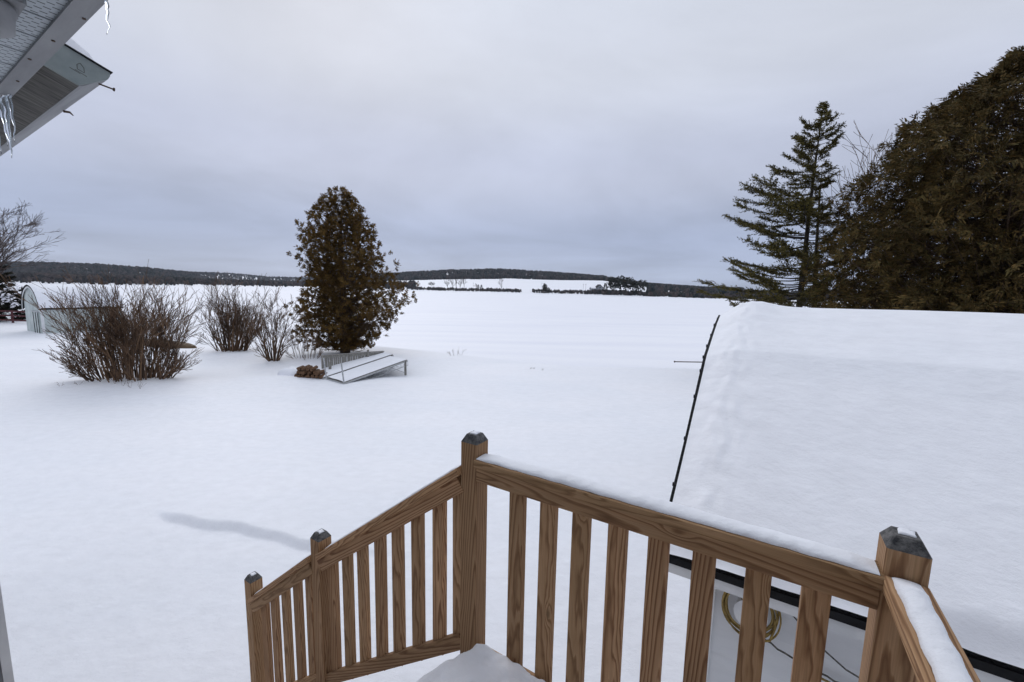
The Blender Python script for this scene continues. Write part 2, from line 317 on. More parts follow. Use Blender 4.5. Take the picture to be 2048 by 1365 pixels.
def on_ground(px, py):
    """first hit of a pixel ray with the ground"""
    d = ray(px, py); lo = None; k = 2.0
    while k < 4000:
        p = CP + d * k
        if p.z < gz(p.x, p.y): break
        k *= 1.01
    a, b = k / 1.01, k
    for _ in range(20):
        c = (a + b) / 2; p = CP + d * c
        if p.z < gz(p.x, p.y): b = c
        else: a = c
    p = CP + d * b; return Vector((p.x, p.y, gz(p.x, p.y)))
def grid_mesh(name, X, Y, Z, mt, closed_u=False):
    nu, nv = X.shape
    co = np.stack([X, Y, Z], -1).reshape(-1, 3).astype(np.float32)
    iu = np.arange(nu if closed_u else nu - 1); iv = np.arange(nv - 1)
    A, B = np.meshgrid(iu, iv, indexing='ij'); A2 = (A + 1) % nu
    q = np.stack([A * nv + B, A2 * nv + B, A2 * nv + B + 1, A * nv + B + 1], -1).reshape(-1, 4)
    me = bpy.data.meshes.new(name); me.vertices.add(len(co)); me.vertices.foreach_set('co', co.ravel())
    me.loops.add(q.size); me.loops.foreach_set('vertex_index', q.ravel().astype(np.int32)); me.polygons.add(len(q))
    me.polygons.foreach_set('loop_start', np.arange(0, q.size, 4, dtype=np.int32)); me.polygons.foreach_set('use_smooth', np.ones(len(q), bool))
    me.materials.append(mt); me.update(calc_edges=True); me.validate()
    return me
th = np.concatenate([np.linspace(R(-62), R(62), 620), np.linspace(R(62), R(298), 110)[1:-1]])
rr = np.concatenate([[0.0], np.geomspace(1.2, 40, 390), np.geomspace(40, 9000, 190)[1:]])
TH, RR = np.meshgrid(th, rr, indexing='ij'); GX = RR * np.sin(TH); GY = RR * np.cos(TH)
me = grid_mesh('ground', GX[:, ::-1], GY[:, ::-1], zg(GX, GY)[:, ::-1], M['snow'], True)
tag(link('ground', me), kind='structure')
lt = np.linspace(R(-89), R(89), 240); lr = np.geomspace(14, 2600, 120); TH, RR = np.meshgrid(lt, lr, indexing='ij')
LX, LY = RR * np.sin(TH), RR * np.cos(TH)
me = grid_mesh('lake', LX[:, ::-1], LY[:, ::-1], (LAKE_Z + .02 * vnoise(LX * .08, LY * .25, 5))[:, ::-1], M['lake'])
tag(link('lake', me), kind='structure')

# ------------------------------------------------------------------ deck and stairs (house frame: x right along the rail, y out to the yard)
# local helper: house-frame coordinates from (e, n, z-from-camera) are (-e, n, z + CH)
def hf(e, n, z): return (-e, n, z + CH)
deck = thing('wooden_deck', 'brown treated wood deck with railing, posts and stairs running down to the snow', 'deck', (0, 0, 0), HROT)
PS = .045
def post_mesh(h):
    b = MB(); s = PS; k = .019; q = .004
    b.bbox(-s, s, -s, s, 0, h - .034, q)
    b.cur = 1
    lo = [(-s + q, -s, 0), (s - q, -s, 0), (s, -s + q, 0), (s, s - q, 0), (s - q, s, 0), (-s + q, s, 0), (-s, s - q, 0), (-s, -s + q, 0)]
    vs = [(x, y, h - .034) for x, y, _ in lo] + [((s - k) * (1 if x > 0 else -1) * (1 if abs(x) > .02 else 1), (s - k) * (1 if y > 0 else -1), h) for x, y, _ in lo]
    b.add(vs, [(i, (i + 1) % 8, 8 + (i + 1) % 8, 8 + i) for i in range(8)] + [tuple(range(8, 16))])
    return b
PN = 1.452
DECKZ = -1.86
def snow_blob(name, pts, z0, th, mt, seed, parent=None, loc=(0, 0, 0)):
    """soft-edged snow patch over a convex outline"""
    r = random.Random(seed); cx = sum(p[0] for p in pts) / len(pts); cy = sum(p[1] for p in pts) / len(pts)
    n = 20; ring = []
    per = []
    for i in range(len(pts)):
        a, b = pts[i], pts[(i + 1) % len(pts)]
        for j in range(n // len(pts)): k = j / (n // len(pts)); per.append((a[0] + (b[0] - a[0]) * k, a[1] + (b[1] - a[1]) * k))
    b = MB(); vs = []; prof = [(1.0, 0), (.97, .45), (.86, .8), (.55, 1.0)]
    jit = [r.uniform(.86, 1.06) for _ in per]
    for f, hgt in prof:
        for (x, y), jt in zip(per, jit): vs.append((cx + (x - cx) * f * jt, cy + (y - cy) * f * jt, z0 + th * hgt * r.uniform(.85, 1.1)))
    k = len(per); vs.append((cx, cy, z0 + th))
    fs = [(l * k + i, l * k + (i + 1) % k, (l + 1) * k + (i + 1) % k, (l + 1) * k + i) for l in range(3) for i in range(k)] + [(3 * k + i, 3 * k + (i + 1) % k, 4 * k) for i in range(k)]
    b.add(vs, fs); return b.build(name, mt, parent, True, loc)
posts = [(-.372, -.632, -2.6), (1.077, -.650, -2.6), (2.275, -1.54, -3.4), (3.155, -2.19, -4.0)]
for i, (e_, zt, zb) in enumerate(posts):
    x, y, z = hf(e_, PN, zb)
    p = post_mesh(zt - zb).build('post', [M['wood'], M['endgrain']], deck, loc=(x, y, z), rot=(0, 0, 0))
    if i == 0: p['label'] = 'corner post with dark weathered bevelled top where two rails meet'
    s_ = snow_blob('snow_patch', [(-.019, -.014), (.017, -.018), (.02, .014), (-.014, .02)], 0, .006, M['snow'], i, None)
    s_.location = EN(e_, PN, zt) + Vector((0, 0, .0008)); s_.rotation_euler = (0, 0, HROT)
    tag(s_, ['small snow patch on top of the corner post where two rails meet', 'small snow patch on top of the post at the head of the stairs', 'small snow patch on top of the middle stair post', 'small snow patch on top of the lowest stair post'][i], 'snow', kind='stuff')
def board(name, p0, p1, w, d, parent=deck, roll=0.0, label=None):
    """board from p0 to p1 (house frame), w = vertical/width, d = depth; length along local z"""
    p0, p1 = Vector(p0), Vector(p1); v = p1 - p0; l = v.length
    b = MB(); b.bbox(-w / 2, w / 2, -d / 2, d / 2, 0, l, min(w, d) * .07)
    o = b.build(name, M['wood'], parent)
    q = v.to_track_quat('Z', 'Y') ; zax = v.normalized()
    yax = Vector((0, 1, 0)); yax = (yax - zax * yax.dot(zax)); yax = yax.normalized() if yax.length > .05 else Vector((1, 0, 0))
    xax = yax.cross(zax); mm = Matrix((xax, yax, zax)).transposed().to_4x4(); mm.translation = p0; o.matrix_local = mm @ Matrix.Rotation(roll, 4, 'Z')
    if label: o['label'] = label
    return o
# level front rail: board under a wider cap
e0, e1 = -.372 + PS + .004, 1.077 - PS - .001
CAPT = -.742
board('top_rail', hf(e1, 1.430, CAPT - .018), hf(e0 - .006, 1.430, CAPT - .018), .034, .094)
board('rail_board', hf(e1, 1.421, CAPT - .034 - .0365), hf(e0 - .002, 1.421, CAPT - .034 - .0365), .073, .034)
board('bottom_rail', hf(e1, 1.44, -1.715), hf(e0, 1.44, -1.715), .07, .034)
bal_me = {}
def baluster(e_, z0, z1, n_=1.4575):
    key = round(z1 - z0, 2)
    if key not in bal_me:
        b = MB(); b.bbox(-.0355, .0355, -.016, .016, 0, z1 - z0, .002); bal_me[key] = b.build('baluster', M['wood'], deck); o = bal_me[key]
    else: o = link('baluster', bal_me[key].data, deck)
    o.location = hf(e_, n_, z0); o.rotation_euler = (0, R(rnd.uniform(-.25, .25)), R(rnd.uniform(-1, 1))); return o
for e_ in (.843, .696, .551, .402, .254, .106, -.049, -.2): baluster(e_, -1.75, -.84, 1.456)
# side rail going back to the house
board('top_rail', hf(-.372, PN - PS - .001, CAPT - .018), hf(-.372, -.25, CAPT - .018), .034, .094, roll=R(90) * 0)
board('rail_board', hf(-.372, PN - PS - .001, CAPT - .0705), hf(-.372, -.25, CAPT - .0705), .073, .034)
board('bottom_rail', hf(-.372, PN - PS - .001, -1.715), hf(-.372, -.25, -1.715), .07, .034)
for k in range(9):
    o = baluster(-.346, -1.75, -.84); o.location = hf(-.40, 1.28 - k * .15, -1.75); o.rotation_euler = (0, 0, R(90))
# stair rails
def stair_rail(ea, za, eb, zb, seg):
    sl = (zb - za) / (eb - ea); a = math.atan(abs(sl)); c = math.cos(a)
    board('top_rail', hf(ea, 1.430, za - .018 / c), hf(eb, 1.430, zb - .018 / c), .034, .094)
    board('rail_board', hf(ea, 1.421, za - (.033 + .0365) / c), hf(eb, 1.421, zb - (.033 + .0365) / c), .073, .034)
    board('bottom_rail', hf(ea, 1.44, za - .90), hf(eb, 1.44, zb - .90), .07, .034)
    return sl
SL1 = stair_rail(1.077 + PS + .001, -.800, 2.275 - PS - .001, -1.640, 0)
SL2 = stair_rail(2.275 + PS + .001, -1.690, 3.155 - PS - .001, -2.330, 1)
for e_ in (1.158, 1.291, 1.437, 1.585, 1.728, 1.877, 2.02, 2.165):
    zt = -.800 + SL1 * (e_ - 1.122) - .10; baluster(e_, zt - .83, zt, 1.456)
for e_ in (2.42, 2.565, 2.716, 2.868, 3.01):
    zt = -1.690 + SL2 * (e_ - 2.32) - .10; baluster(e_, zt - .83, zt, 1.456)
# floor planks, joists, treads
for k in range(11):
    b = MB(); b.box(-1.2, .42, -.068, .068, -.035, 0); o = b.build('plank', M['wood'], deck, loc=(0, -.2 + k * .144, DECKZ + CH))
b = MB(); b.box(-1.10, .40, 1.31, 1.345, DECKZ + CH - .25, DECKZ + CH - .037); b.build('joist', M['wood'], deck)
for k in range(1, 12):
    e_ = 1.12 + k * .25; zt = DECKZ - k * .188
    for dk in (-.065, .075):
        b = MB(); b.box(-.066, .066, -.93, 0, -.035, 0); b.build('tread', M['wood'], deck, loc=hf(e_ + dk, 1.24, zt))
    if k % 1 == 0:
        so_ = snow_blob('step_snow', [(-.14, -.46), (.14, -.46), (.14, .40), (-.14, .40)], .001, .035, M['snow'], 60 + k); so_.location = EN(e_, .80, zt); so_.rotation_euler = (0, 0, HROT)
        tag(so_, 'soft snow cushion lying on a stair tread below the deck', 'snow', 'snow on the stair treads', 'stuff')
# snow along the rails (soft strip)
def strip(name, P0, P1, half, th, seed, label, taper0=0.0):
    P0, P1 = Vector(P0), Vector(P1); v = P1 - P0; l = v.length; u = v.normalized(); sd = Vector((0, 0, 1)).cross(u).normalized(); up = u.cross(sd)
    up = Vector((0, 0, 1)); r = random.Random(seed); n = 260; prof = [(-1, 0), (-.97, .35), (-.8, .75), (-.4, 1), (.1, 1.05), (.5, .95), (.82, .7), (.97, .35), (1, 0)]
    b = MB(); vs = []; ph = [r.uniform(0, 6) for _ in range(6)]
    for i in range(n + 1):
        s = i / n * l; k = i / n
        w = .97 + .05 * float(vnoise(s * 9, seed, 42)) + .04 * float(vnoise(s * 40, seed, 43)) + r.uniform(-.008, .008)
        hh = th * (1 + .16 * math.sin(s * 5 + ph[2]) + .1 * math.sin(s * 17 + ph[3]) ) * min(1, .25 + k * 18, .25 + (1 - k) * 18)
        for a, q in prof:
            side = (1 - taper0 * .5) if a > 0 else 1
            vs.append(P0 + u * s + sd * (half * a * w * side + .0012 * math.sin(s * 61 + a * 5) + r.uniform(-.0005, .0005)) + up * (hh * q * (1 + .30 * float(vnoise(s * 22, a * 1.6 + seed, 40)) + .16 * float(vnoise(s * 75, a * 4, 41)))))
    k = len(prof); fs = [(i * k + j, (i + 1) * k + j, (i + 1) * k + j + 1, i * k + j + 1) for i in range(n) for j in range(k - 1)]
    fs = [f[::-1] for f in fs]; b.add(vs, fs); o = b.build(name, M['snow'], None, True); return tag(o, label, 'snow', kind='stuff')
strip('rail_snow', EN(e1 - .005, 1.433, CAPT + .0005), EN(e0 + .004, 1.433, CAPT + .0005), .040, .017, 1, 'thin snow strip lying along the level front rail of the deck')
strip('rail_snow', EN(-.372, 1.40, CAPT + .0005), EN(-.372, -.2, CAPT + .0005), .031, .020, 2, 'snow strip on the side rail running from the corner post to the house')
_c = math.cos(math.atan(.7))
strip('rail_snow', EN(2.19, 1.445, -1.640 + SL1 * (2.19 - 2.229) + .001), EN(1.14, 1.445, -.800 + SL1 * (1.14 - 1.123) + .001), .030, .010, 3, 'thin snow strip along the upper sloping stair rail')
strip('rail_snow', EN(3.10, 1.445, -2.33 + SL2 * (3.10 - 3.109) + .001), EN(2.34, 1.445, -1.69 + SL2 * (2.34 - 2.321) + .001), .030, .010, 4, 'thin snow strip along the lower sloping stair rail')
# snow heaped on the deck floor
def deck_snow():
    nx, ny = 200, 200; xs = np.linspace(-1.26, .335, nx); ys = np.linspace(-.22, 1.445, ny); Xg, Yg = np.meshgrid(xs, ys, indexing='ij')
    Xg = np.maximum(Xg, -1.07 - .42 * np.clip(1.36 - Yg, 0, .4) - .012 * vnoise(Xg * 20, Yg * 20, 44))
    z = .195 + .05 * ss(1.2, .2, Yg) + .018 * vnoise(Xg * 5, Yg * 5, 9) + .008 * vnoise(Xg * 14, Yg * 14, 10) + .05 * np.exp(-(((Xg + .85) / .35) ** 2 + ((Yg - 1.2) / .35) ** 2)) + .012 * vnoise(Xg * 30, Yg * 34, 19) + .009 * vnoise(Xg * 70, Yg * 66, 20)
    edge = np.minimum(ss(-1.07, -1.01, Xg + .42 * np.clip(1.36 - Yg, 0, .4) + .012 * vnoise(Xg * 20, Yg * 20, 44)), ss(1.445, 1.40, Yg + .02 * vnoise(Xg * 14, Yg * 3, 46) + .01 * vnoise(Xg * 45, Yg * 9, 47))); z = z * (.12 + .88 * edge)
    o = link('deck_snow', grid_mesh('deck_snow', Xg, Yg, z + DECKZ + CH + .004, M['snow'])); o.rotation_euler = (0, 0, HROT)
    tag(o, 'heap of snow covering the deck floor behind the railing', 'snow', kind='stuff')
deck_snow()

# ------------------------------------------------------------------ house (behind and left of the camera)
house = thing('house', 'pale sided house with vented soffit eave, grey eave board and jutting lower roof', 'house', (0, 0, 0), HROT)
SZ = 1.0 + CH
for k in range(18):                                    # siding courses of the wall behind the camera
    b = MB(); b.prism([(0, 0), (.02, 0), (.006, .262), (0, .262)], -2.86, 8); b.build('siding_board', M['house_grey'], house, loc=(0, -.30, .0 + k * .26))
b = MB(); b.box(-2.86, 8, -.5, -.30, -.4, SZ + .2); b.build('wall', M['white_paint'], house)
for k in range(18):                                    # the jutting part's end wall, seen from the deck
    b = MB(); b.prism([(0, 0), (0, .262), (-.006, .262), (-.02, 0)], 0, .55); o = b.build('siding_board', M['eave_board'], house, loc=(-2.9, -.30, k * .26), rot=(0, 0, R(90)))  # darker paint puts the shade on this pale siding into its colour
b = MB(); b.box(-8, -2.92, -.5, .24, -.4, SZ + .05); b.build('wall', M['white_paint'], house)
b = MB(); b.box(-2.935, -2.872, .232, .262, -.3, SZ); b.build('corner_trim', M['white_paint'], house)
pw = .222
b = MB(); z0 = 0
b.add([(0, 0, 0), (pw - .014, 0, 0), (pw - .014, .84, 0), (0, .84, 0), (0, 0, .012), (pw - .014, 0, .012), (pw - .014, .84, .012), (0, .84, .012)],
      [(3, 2, 1, 0), (4, 5, 6, 7), (0, 1, 5, 4), (1, 2, 6, 5), (2, 3, 7, 6), (3, 0, 4, 7)])
pan = b.build('soffit_panel', M['soffit'], house)
for k in range(34):
    o = pan if k == 0 else link('soffit_panel', pan.data, house)
    o.location = (-2.453 - 13 * pw + k * pw, -.30, SZ)
b = MB(); b.box(-6, 4.6, -.3, .54, SZ + .014, SZ + .03); b.build('soffit_backing', M['black'], house)
b = MB(); b.box(-6, 4.6, .538, .602, SZ - .012, SZ + .15); b.build('eave_board', M['eave_board'], house)
b = MB(); b.prism([(.62, SZ + .152), (.63, SZ + .18), (-5.2, SZ + 4.4), (-5.2, SZ + 4.2), (-.2, SZ + .62), (-.2, SZ + .152)], -8, 8); b.build('roof', M['shingle'], house)  # unseen upper part made taller and longer to block sky over near snow
# jutting lower roof with rake board
zb = lambda n_: CH + 1.08 - .40 * (n_ - .653)
b = MB(); b.prism([(.30, zb(.30)), (.779, zb(.779)), (.779, zb(.779) + .10), (.30, zb(.30) + .13)], -7.6, -3.222); b.build('roof_underside', M['plywood'], house)
b = MB(); b.prism([(.30, zb(.30) - .003), (.775, zb(.775) - .003), (.80, zb(.779) + .012), (.85, zb(.779) + .045), (.895, zb(.779) + .075), (.905, zb(.779) + .095), (.905, zb(.779) + .112), (.30, zb(.30) + .135)], -3.22, -3.2); b.build('rake_board', M['green_board'], house)
b = MB(); b.prism([(.781, zb(.779)), (.80, zb(.779) + .008), (.85, zb(.779) + .045), (.895, zb(.779) + .075), (.905, zb(.779) + .095), (.905, zb(.779) + .108), (.781, zb(.779) + .11)], -7.6, -3.2225); b.build('drip_edge', M['eave_board'], house)
b = MB(); b.prism([(.30, zb(.30) + .1365), (.915, zb(.779) + .1135), (.915, zb(.779) + .117), (.30, zb(.30) + .141)], -7.6, -3.19); b.build('roof_edge', M['shingle'], house)
# mark pressed into the rake board: small house-shaped arrow over two lines
def mark():
    b = MB(); cy, cz = .80, 0; base = lambda n_: zb(n_) + .085
    def seg(a, c): b.tube([(-3.1995, a[0], a[1]), (-3.1995, c[0], c[1])], .0012, 4)
    y0 = .775; z0 = zb(.775) + .075
    seg((y0, z0), (y0, z0 + .022)); seg((y0, z0 + .022), (y0 + .013, z0 + .034)); seg((y0 + .013, z0 + .034), (y0 + .026, z0 + .015)); seg((y0 + .026, z0 + .015), (y0 + .026, z0 - .008)); seg((y0, z0), (y0 + .026, z0 - .009))
    seg((y0 - .01, z0 - .006), (y0 + .034, z0 - .024)); seg((y0 - .03, z0 - .004), (y0 + .01, z0 - .02))
    b.build('pressed_mark', M['plywood'], house)
mark()
def house_snow():
    nx, ny = 60, 12; xs = np.linspace(-7.5, -3.20, nx); k = np.linspace(0, 1, ny); Xg, K = np.meshgrid(xs, k, indexing='ij')
    n_ = .30 + K * .60; zt = 1.08 - .40 * (n_ - .653) + .16 + CH; th_ = (.075 + .012 * np.sin(Xg * 9) + .018 * vnoise(Xg * 9, n_ * 16, 4)) * (1 - ss(.88, 1.0, K)) * (.8 + .2 * ss(-3.20, -3.27, Xg))
    th_ = th_.copy(); th_[-1, :] = -.005; Xg = Xg.copy(); Xg[-1, :] = Xg[-2, :] + .012
    o = link('roof_snow', grid_mesh('roof_snow', Xg, n_, zt + th_ - .004, M['snow'])); o.rotation_euler = (0, 0, HROT)
    tag(o, 'ragged layer of snow on top of the jutting lower roof of the house', 'snow', kind='stuff')
house_snow()
nb = MB(); nb.tube([(0, 0, 0), (0, .06, -.005)], .0045, 6); nb.tube([(0, .06, -.005), (0, .066, -.0055)], .010, 8)
nb.build('nail', M['rust'], house, loc=(-3.26, .87, zb(.779) + .055))
nb = MB(); nb.tube([(0, 0, 0), (0, .03, .004), (0, .045, -.012)], [.008, .007, .003], 6); nb.build('nail', M['rust'], house, loc=(-3.95, .87, zb(.779) + .045))
for (x_, y_) in ((-2.62, .57), (-2.93, .555), (-3.3, .575), (-2.3, .59)):
    nb = MB(); nb.tube([(0, 0, 0), (0, 0, -.004)], .006, 7); nb.build('nail', M['rust'], house, loc=(x_, y_, SZ - .012))
# boxy lamp under the soffit
lamp = thing('soffit_lamp', 'boxy grey white lamp fixed under the vented soffit of the house', 'lamp', EN(2.42, .36, .998), HROT)
b = MB(); b.prism([(-.09, -.03), (.09, -.03), (.09, 0), (-.09, 0)], -.09, .09); b.build('lamp_plate', M['eave_board'], lamp)
b = MB(); n_ = 16
vs = []
for (r_, z_) in ((.075, -.031), (.082, -.04), (.082, -.055), (.076, -.06), (.07, -.12), (.045, -.135)):
    vs += [(r_ * math.cos(2 * math.pi * i / n_), r_ * math.sin(2 * math.pi * i / n_), z_) for i in range(n_)]
b.add(vs, [(l * n_ + i, l * n_ + (i + 1) % n_, (l + 1) * n_ + (i + 1) % n_, (l + 1) * n_ + i) for l in range(5) for i in range(n_)] + [tuple(range(5 * n_, 6 * n_)), tuple(range(n_ - 1, -1, -1))])
b.build('lamp_shade', M['eave_board'], lamp, True)
def icicle(p, l, r_, seed, label, group):
    q = random.Random(seed); n_ = 12; pts = []; rs = []; ax = ay = 0
    for i in range(n_ + 1):
        k = i / n_; ax += q.uniform(-.004, .004); ay += q.uniform(-.004, .004); pts.append(Vector(p) + Vector((ax, ay, -l * k))); rs.append(max(.0012, r_ * (1 - k) ** .8 * (1 + .18 * math.sin(k * 22 + seed))))
    b = MB(); b.tube(pts, rs, 8); o = b.build('icicle', M['ice'], None, True); tag(o, label, 'icicle', group)
for i, (px, py, l, r_) in enumerate(((2, 196, .30, .016), (10, 190, .33, .014), (17, 188, .25, .009), (6, 205, .24, .011), (-8, 205, .28, .015))):
    d = ray(px, py); p = at_z(px, py, SZ - .008); icicle(p, l, r_, i, 'clear thin icicle hanging from the grey eave board beside the lower roof', 'icicles in a cluster on the eave')
icicle(EN(2.09, .598, .99), .115, .006, 11, 'single small wavy icicle hanging alone from the house eave', None)

# ------------------------------------------------------------------ garage
gar = thing('garage', 'low white garage with snow covered bowed roof and black drip edge beside the deck', 'garage', (0, 0, 0), HROT)
GE, GEND = .587, -7.0
PR = [(3.30, -2.10), (3.632, -1.896), (4.35, -1.456), (5.065, -.955), (5.369, -.755), (5.79, -.60), (6.312, -.43), (6.777, -.325)]
RN = 6.777
full = PR + [(2 * RN - n_, z_) for n_, z_ in PR[-2::-1]]
prof = [(n_, z_ + CH) for n_, z_ in full]; inner = [(n_, z_ - .10) for n_, z_ in prof]
def shell(b, pr, th, x0, x1):
    k = len(pr); v = [(x, y, z) for x in (x0, x1) for y, z in pr] + [(x, y, z - th) for x in (x0, x1) for y, z in pr]
    f = []
    for i in range(k - 1): f += [(i, k + i, k + i + 1, i + 1), (2 * k + i, 2 * k + i + 1, 3 * k + i + 1, 3 * k + i), (i, i + 1, 2 * k + i + 1, 2 * k + i), (k + i, 3 * k + i, 3 * k + i + 1, k + i + 1)]
    f += [(0, 2 * k, 3 * k, k), (k - 1, 2 * k - 1, 4 * k - 1, 3 * k - 1)]
    b.add(v, f)
b = MB(); shell(b, prof, .05, -GE + .029, -GEND); b.build('roof', M['shingle'], gar)
b = MB(); shell(b, [(y, z + .012) for y, z in prof], .08, -GE - .006, -GE + .028); b.build('drip_edge', M['black'], gar)
b = MB(); b.box(-GE, -GEND, 3.285, 3.2975, CH - 2.148, CH - 2.088); b.build('drip_edge', M['black'], gar)
for i in range(22):                                     # shingle tabs poking past the rake
    k = i / 21.; s_ = k * (len(PR) - 1); j = min(int(s_), len(PR) - 2); f_ = s_ - j
    y = PR[j][0] + (PR[j + 1][0] - PR[j][0]) * f_; z = PR[j][1] + (PR[j + 1][1] - PR[j][1]) * f_
    if i % 2 == 0: b = MB(); b.box(-.010 - rnd.random() * .009, .02, -.012, .012, -.02, .012); b.build('shingle_tab', M['shingle'], gar, loc=(-GE, y, z + CH), rot=(R(28), 0, 0))
WN = 3.553; WE = .19
b = MB(); b.box(-GE + .02, -GEND, 3.30, 3.322, CH - 2.235, CH - 2.149); b.build('fascia', M['white_paint'], gar)
b = MB(); b.box(-GE + .02, -GEND, 3.323, WN, CH - 2.235, CH - 2.222); b.build('soffit', M['white_paint'], gar)
EXP = .322
for k in range(7):
    z_ = CH - 2.949 + (2 - k) * EXP
    b = MB(); b.prism([(0, 0), (.0, EXP + .02), (-.007, EXP + .02), (-.022, 0)], -WE + .028, -GEND)
    b.build('siding_board', M['siding'], gar, loc=(0, WN, z_))
b = MB(); b.box(-WE + .03, -GEND, WN + .001, WN + .1, CH - 5, CH - 2.1); b.build('wall', M['white_paint'], gar)
b = MB(); b.box(-WE - .012, -WE + .0275, WN - .032, WN + .10, CH - 4.5, CH - 2.236); b.build('corner_trim', M['white_paint'], gar)
gable = [(WN + .02, CH - 4.6), (2 * RN - WN, CH - 4.6), (2 * RN - WN, CH - 2.1)] + [(n_, z_ - .06 + CH) for n_, z_ in full[::-1] if WN < n_ < 2 * RN - WN] + [(WN + .02, CH - 2.1)]
b = MB(); b.prism(gable, -WE + .004, -WE + .028); b.build('gable_wall', M['siding'], gar)
rod = MB(); rod.tube([(0, 0, 0), (-.30, 0, -.028)], .006, 6); rod.tube([(-.30, 0, -.028), (-.312, 0, -.029)], .011, 6)
rp = None
ro = rod.build('metal_rod', M['rust'], gar, loc=(-GE, 5.23, CH - .80)); ro['label'] = 'thin rod sticking out sideways from the garage roof edge'
def roof_snow():
    nx, ny = 230, 170
    xs = np.concatenate([np.linspace(-GE + .026, -GE + .9, 120), np.linspace(-GE + .9, -GEND, 141)[1:]])
    fn = np.array([p[0] for p in full]); fz = np.array([p[1] for p in full])
    # smooth roof line
    ys = np.linspace(3.262, 2 * RN - 3.30, 300); zr = np.interp(ys, fn, fz); ker = np.hanning(121); ker /= ker.sum()
    zs = np.convolve(np.pad(zr, 60, mode='reflect', reflect_type='odd'), ker, 'valid'); zs = np.maximum(zs + .03, zr) 
    Xg, Yg = np.meshgrid(xs, ys, indexing='ij'); Z = np.broadcast_to(zs, Xg.shape)
    d = Xg + GE
    th_ = .10 + .03 * ss(0, 3, d) + .02 * vnoise(Xg * 1.3, Yg * 1.3, 12) + .006 * vnoise(Xg * 5, Yg * 5, 13)
    rim = np.exp(-((d - .28) / .22) ** 2); th_ = th_ + rim * (.05 * vnoise(Xg * 11, Yg * 9, 14) * vnoise(Xg * 3, Yg * 2, 17) + .016 * vnoise(Xg * 30, Yg * 24, 15) - .012)
    th_ = th_ * ss(-.02, .30, d - .03 + .02 * vnoise(Xg * 9, Yg * 9, 31) + .015 * vnoise(Xg * 26, Yg * 26, 32)) ** .8
    th_ = th_ + .125 * np.exp(-((d - .42) / .30) ** 2) * np.exp(-((Yg - RN) / .6) ** 2) + .05 * np.exp(-((Yg - RN) / .5) ** 2) * ss(.3, 1.0, d)
    lip = ss(3.262, 3.40, Yg + .018 * np.sin(Xg * 7) + .012 * np.sin(Xg * 19)); th_ = th_ * (.18 + .82 * lip)
    ov = np.where(Yg < 3.31, -.03, 0)
    o = link('roof_snow', grid_mesh('roof_snow', Xg, Yg, Z + CH + .010 + th_ + ov * 0, M['snow'])); o.rotation_euler = (0, 0, HROT)
    tag(o, 'smooth thick blanket of snow over the bowed garage roof', 'snow', kind='stuff')
roof_snow()
# coil of yellow cord hung on a white holder, and two loose cables
def EH(e, n, z): return EN(e, n, z)
coil = thing('extension_cord', 'coil of yellow extension cord hung on the white garage wall under the eave', 'cord', EN(-.09, 3.46, -2.42), HROT)
q = random.Random(5)
for k in range(7):
    pts = []; r0 = .15 + .035 * q.random(); cx = q.uniform(-.015, .015); cz = q.uniform(-.02, .03); sq = q.uniform(1.0, 1.25); y0 = q.uniform(-.035, .03)
    for i in range(37):
        a = 2 * math.pi * i / 36; pts.append((cx + r0 * math.cos(a), y0 + .008 * math.sin(a * 3 + k), cz - .01 + r0 * sq * math.sin(a)))
    b = MB(); b.tube(pts, .0065, 6, cap=False); b.build('cord_loop', M['cord_yellow'], coil, True)
b = MB(); b.tube([(-.13, -.03, .19), (-.04, -.035, .05), (.0, -.03, -.02)], .004, 5); b.build('cord_end', M['cord_yellow'], coil, True)
b = MB(); b.tube([(-.06, -.01, -.20), (.06, -.03, -.215), (.14, -.02, -.17), (.165, -.01, -.06), (.13, 0, .08)], .009, 6); b.build('cord_loop', M['cord_yellow'], coil, True)
b = MB(); b.tube([(0, .10, 0), (0, -.05, 0)], .10, 20); b.tube([(0, -.05, 0), (0, -.058, 0)], .115, 20); b.build('holder', M['white_paint'], coil)
cab = thing('cable', 'dark cable drooping across the white garage wall below the yellow cord coil', 'cable', EN(-.2, 3.5, -2.66), HROT)
b = MB(); pts = []
for i in range(26):
    k = i / 25.; pts.append((k * 1.1, -.006 + .006 * math.sin(k * 40), .02 - .42 * k + .40 * k * k + .006 * math.sin(k * 60)))
b.tube(pts, .007, 6); b.build('cable_run', M['cable'], cab, True)
b = MB(); b.tube([(.30, -.012, -.095), (.42, -.014, -.11), (.5, -.012, -.115)], .0085, 6); b.build('yellow_sleeve', M['cord_yellow'], cab, True)
cab2 = thing('cable', 'thin grey cable slanting down from the garage eave right of the cord coil', 'cable', EN(-.24, 3.49, -2.26), HROT)
b = MB(); b.tube([(0, 0, 0), (.12, -.004, -.10), (.28, -.006, -.25), (.45, -.004, -.36), (.62, 0, -.41), (.9, 0, -.40)], .006, 6); b.build('cable_run', M['cable'], cab2, True)

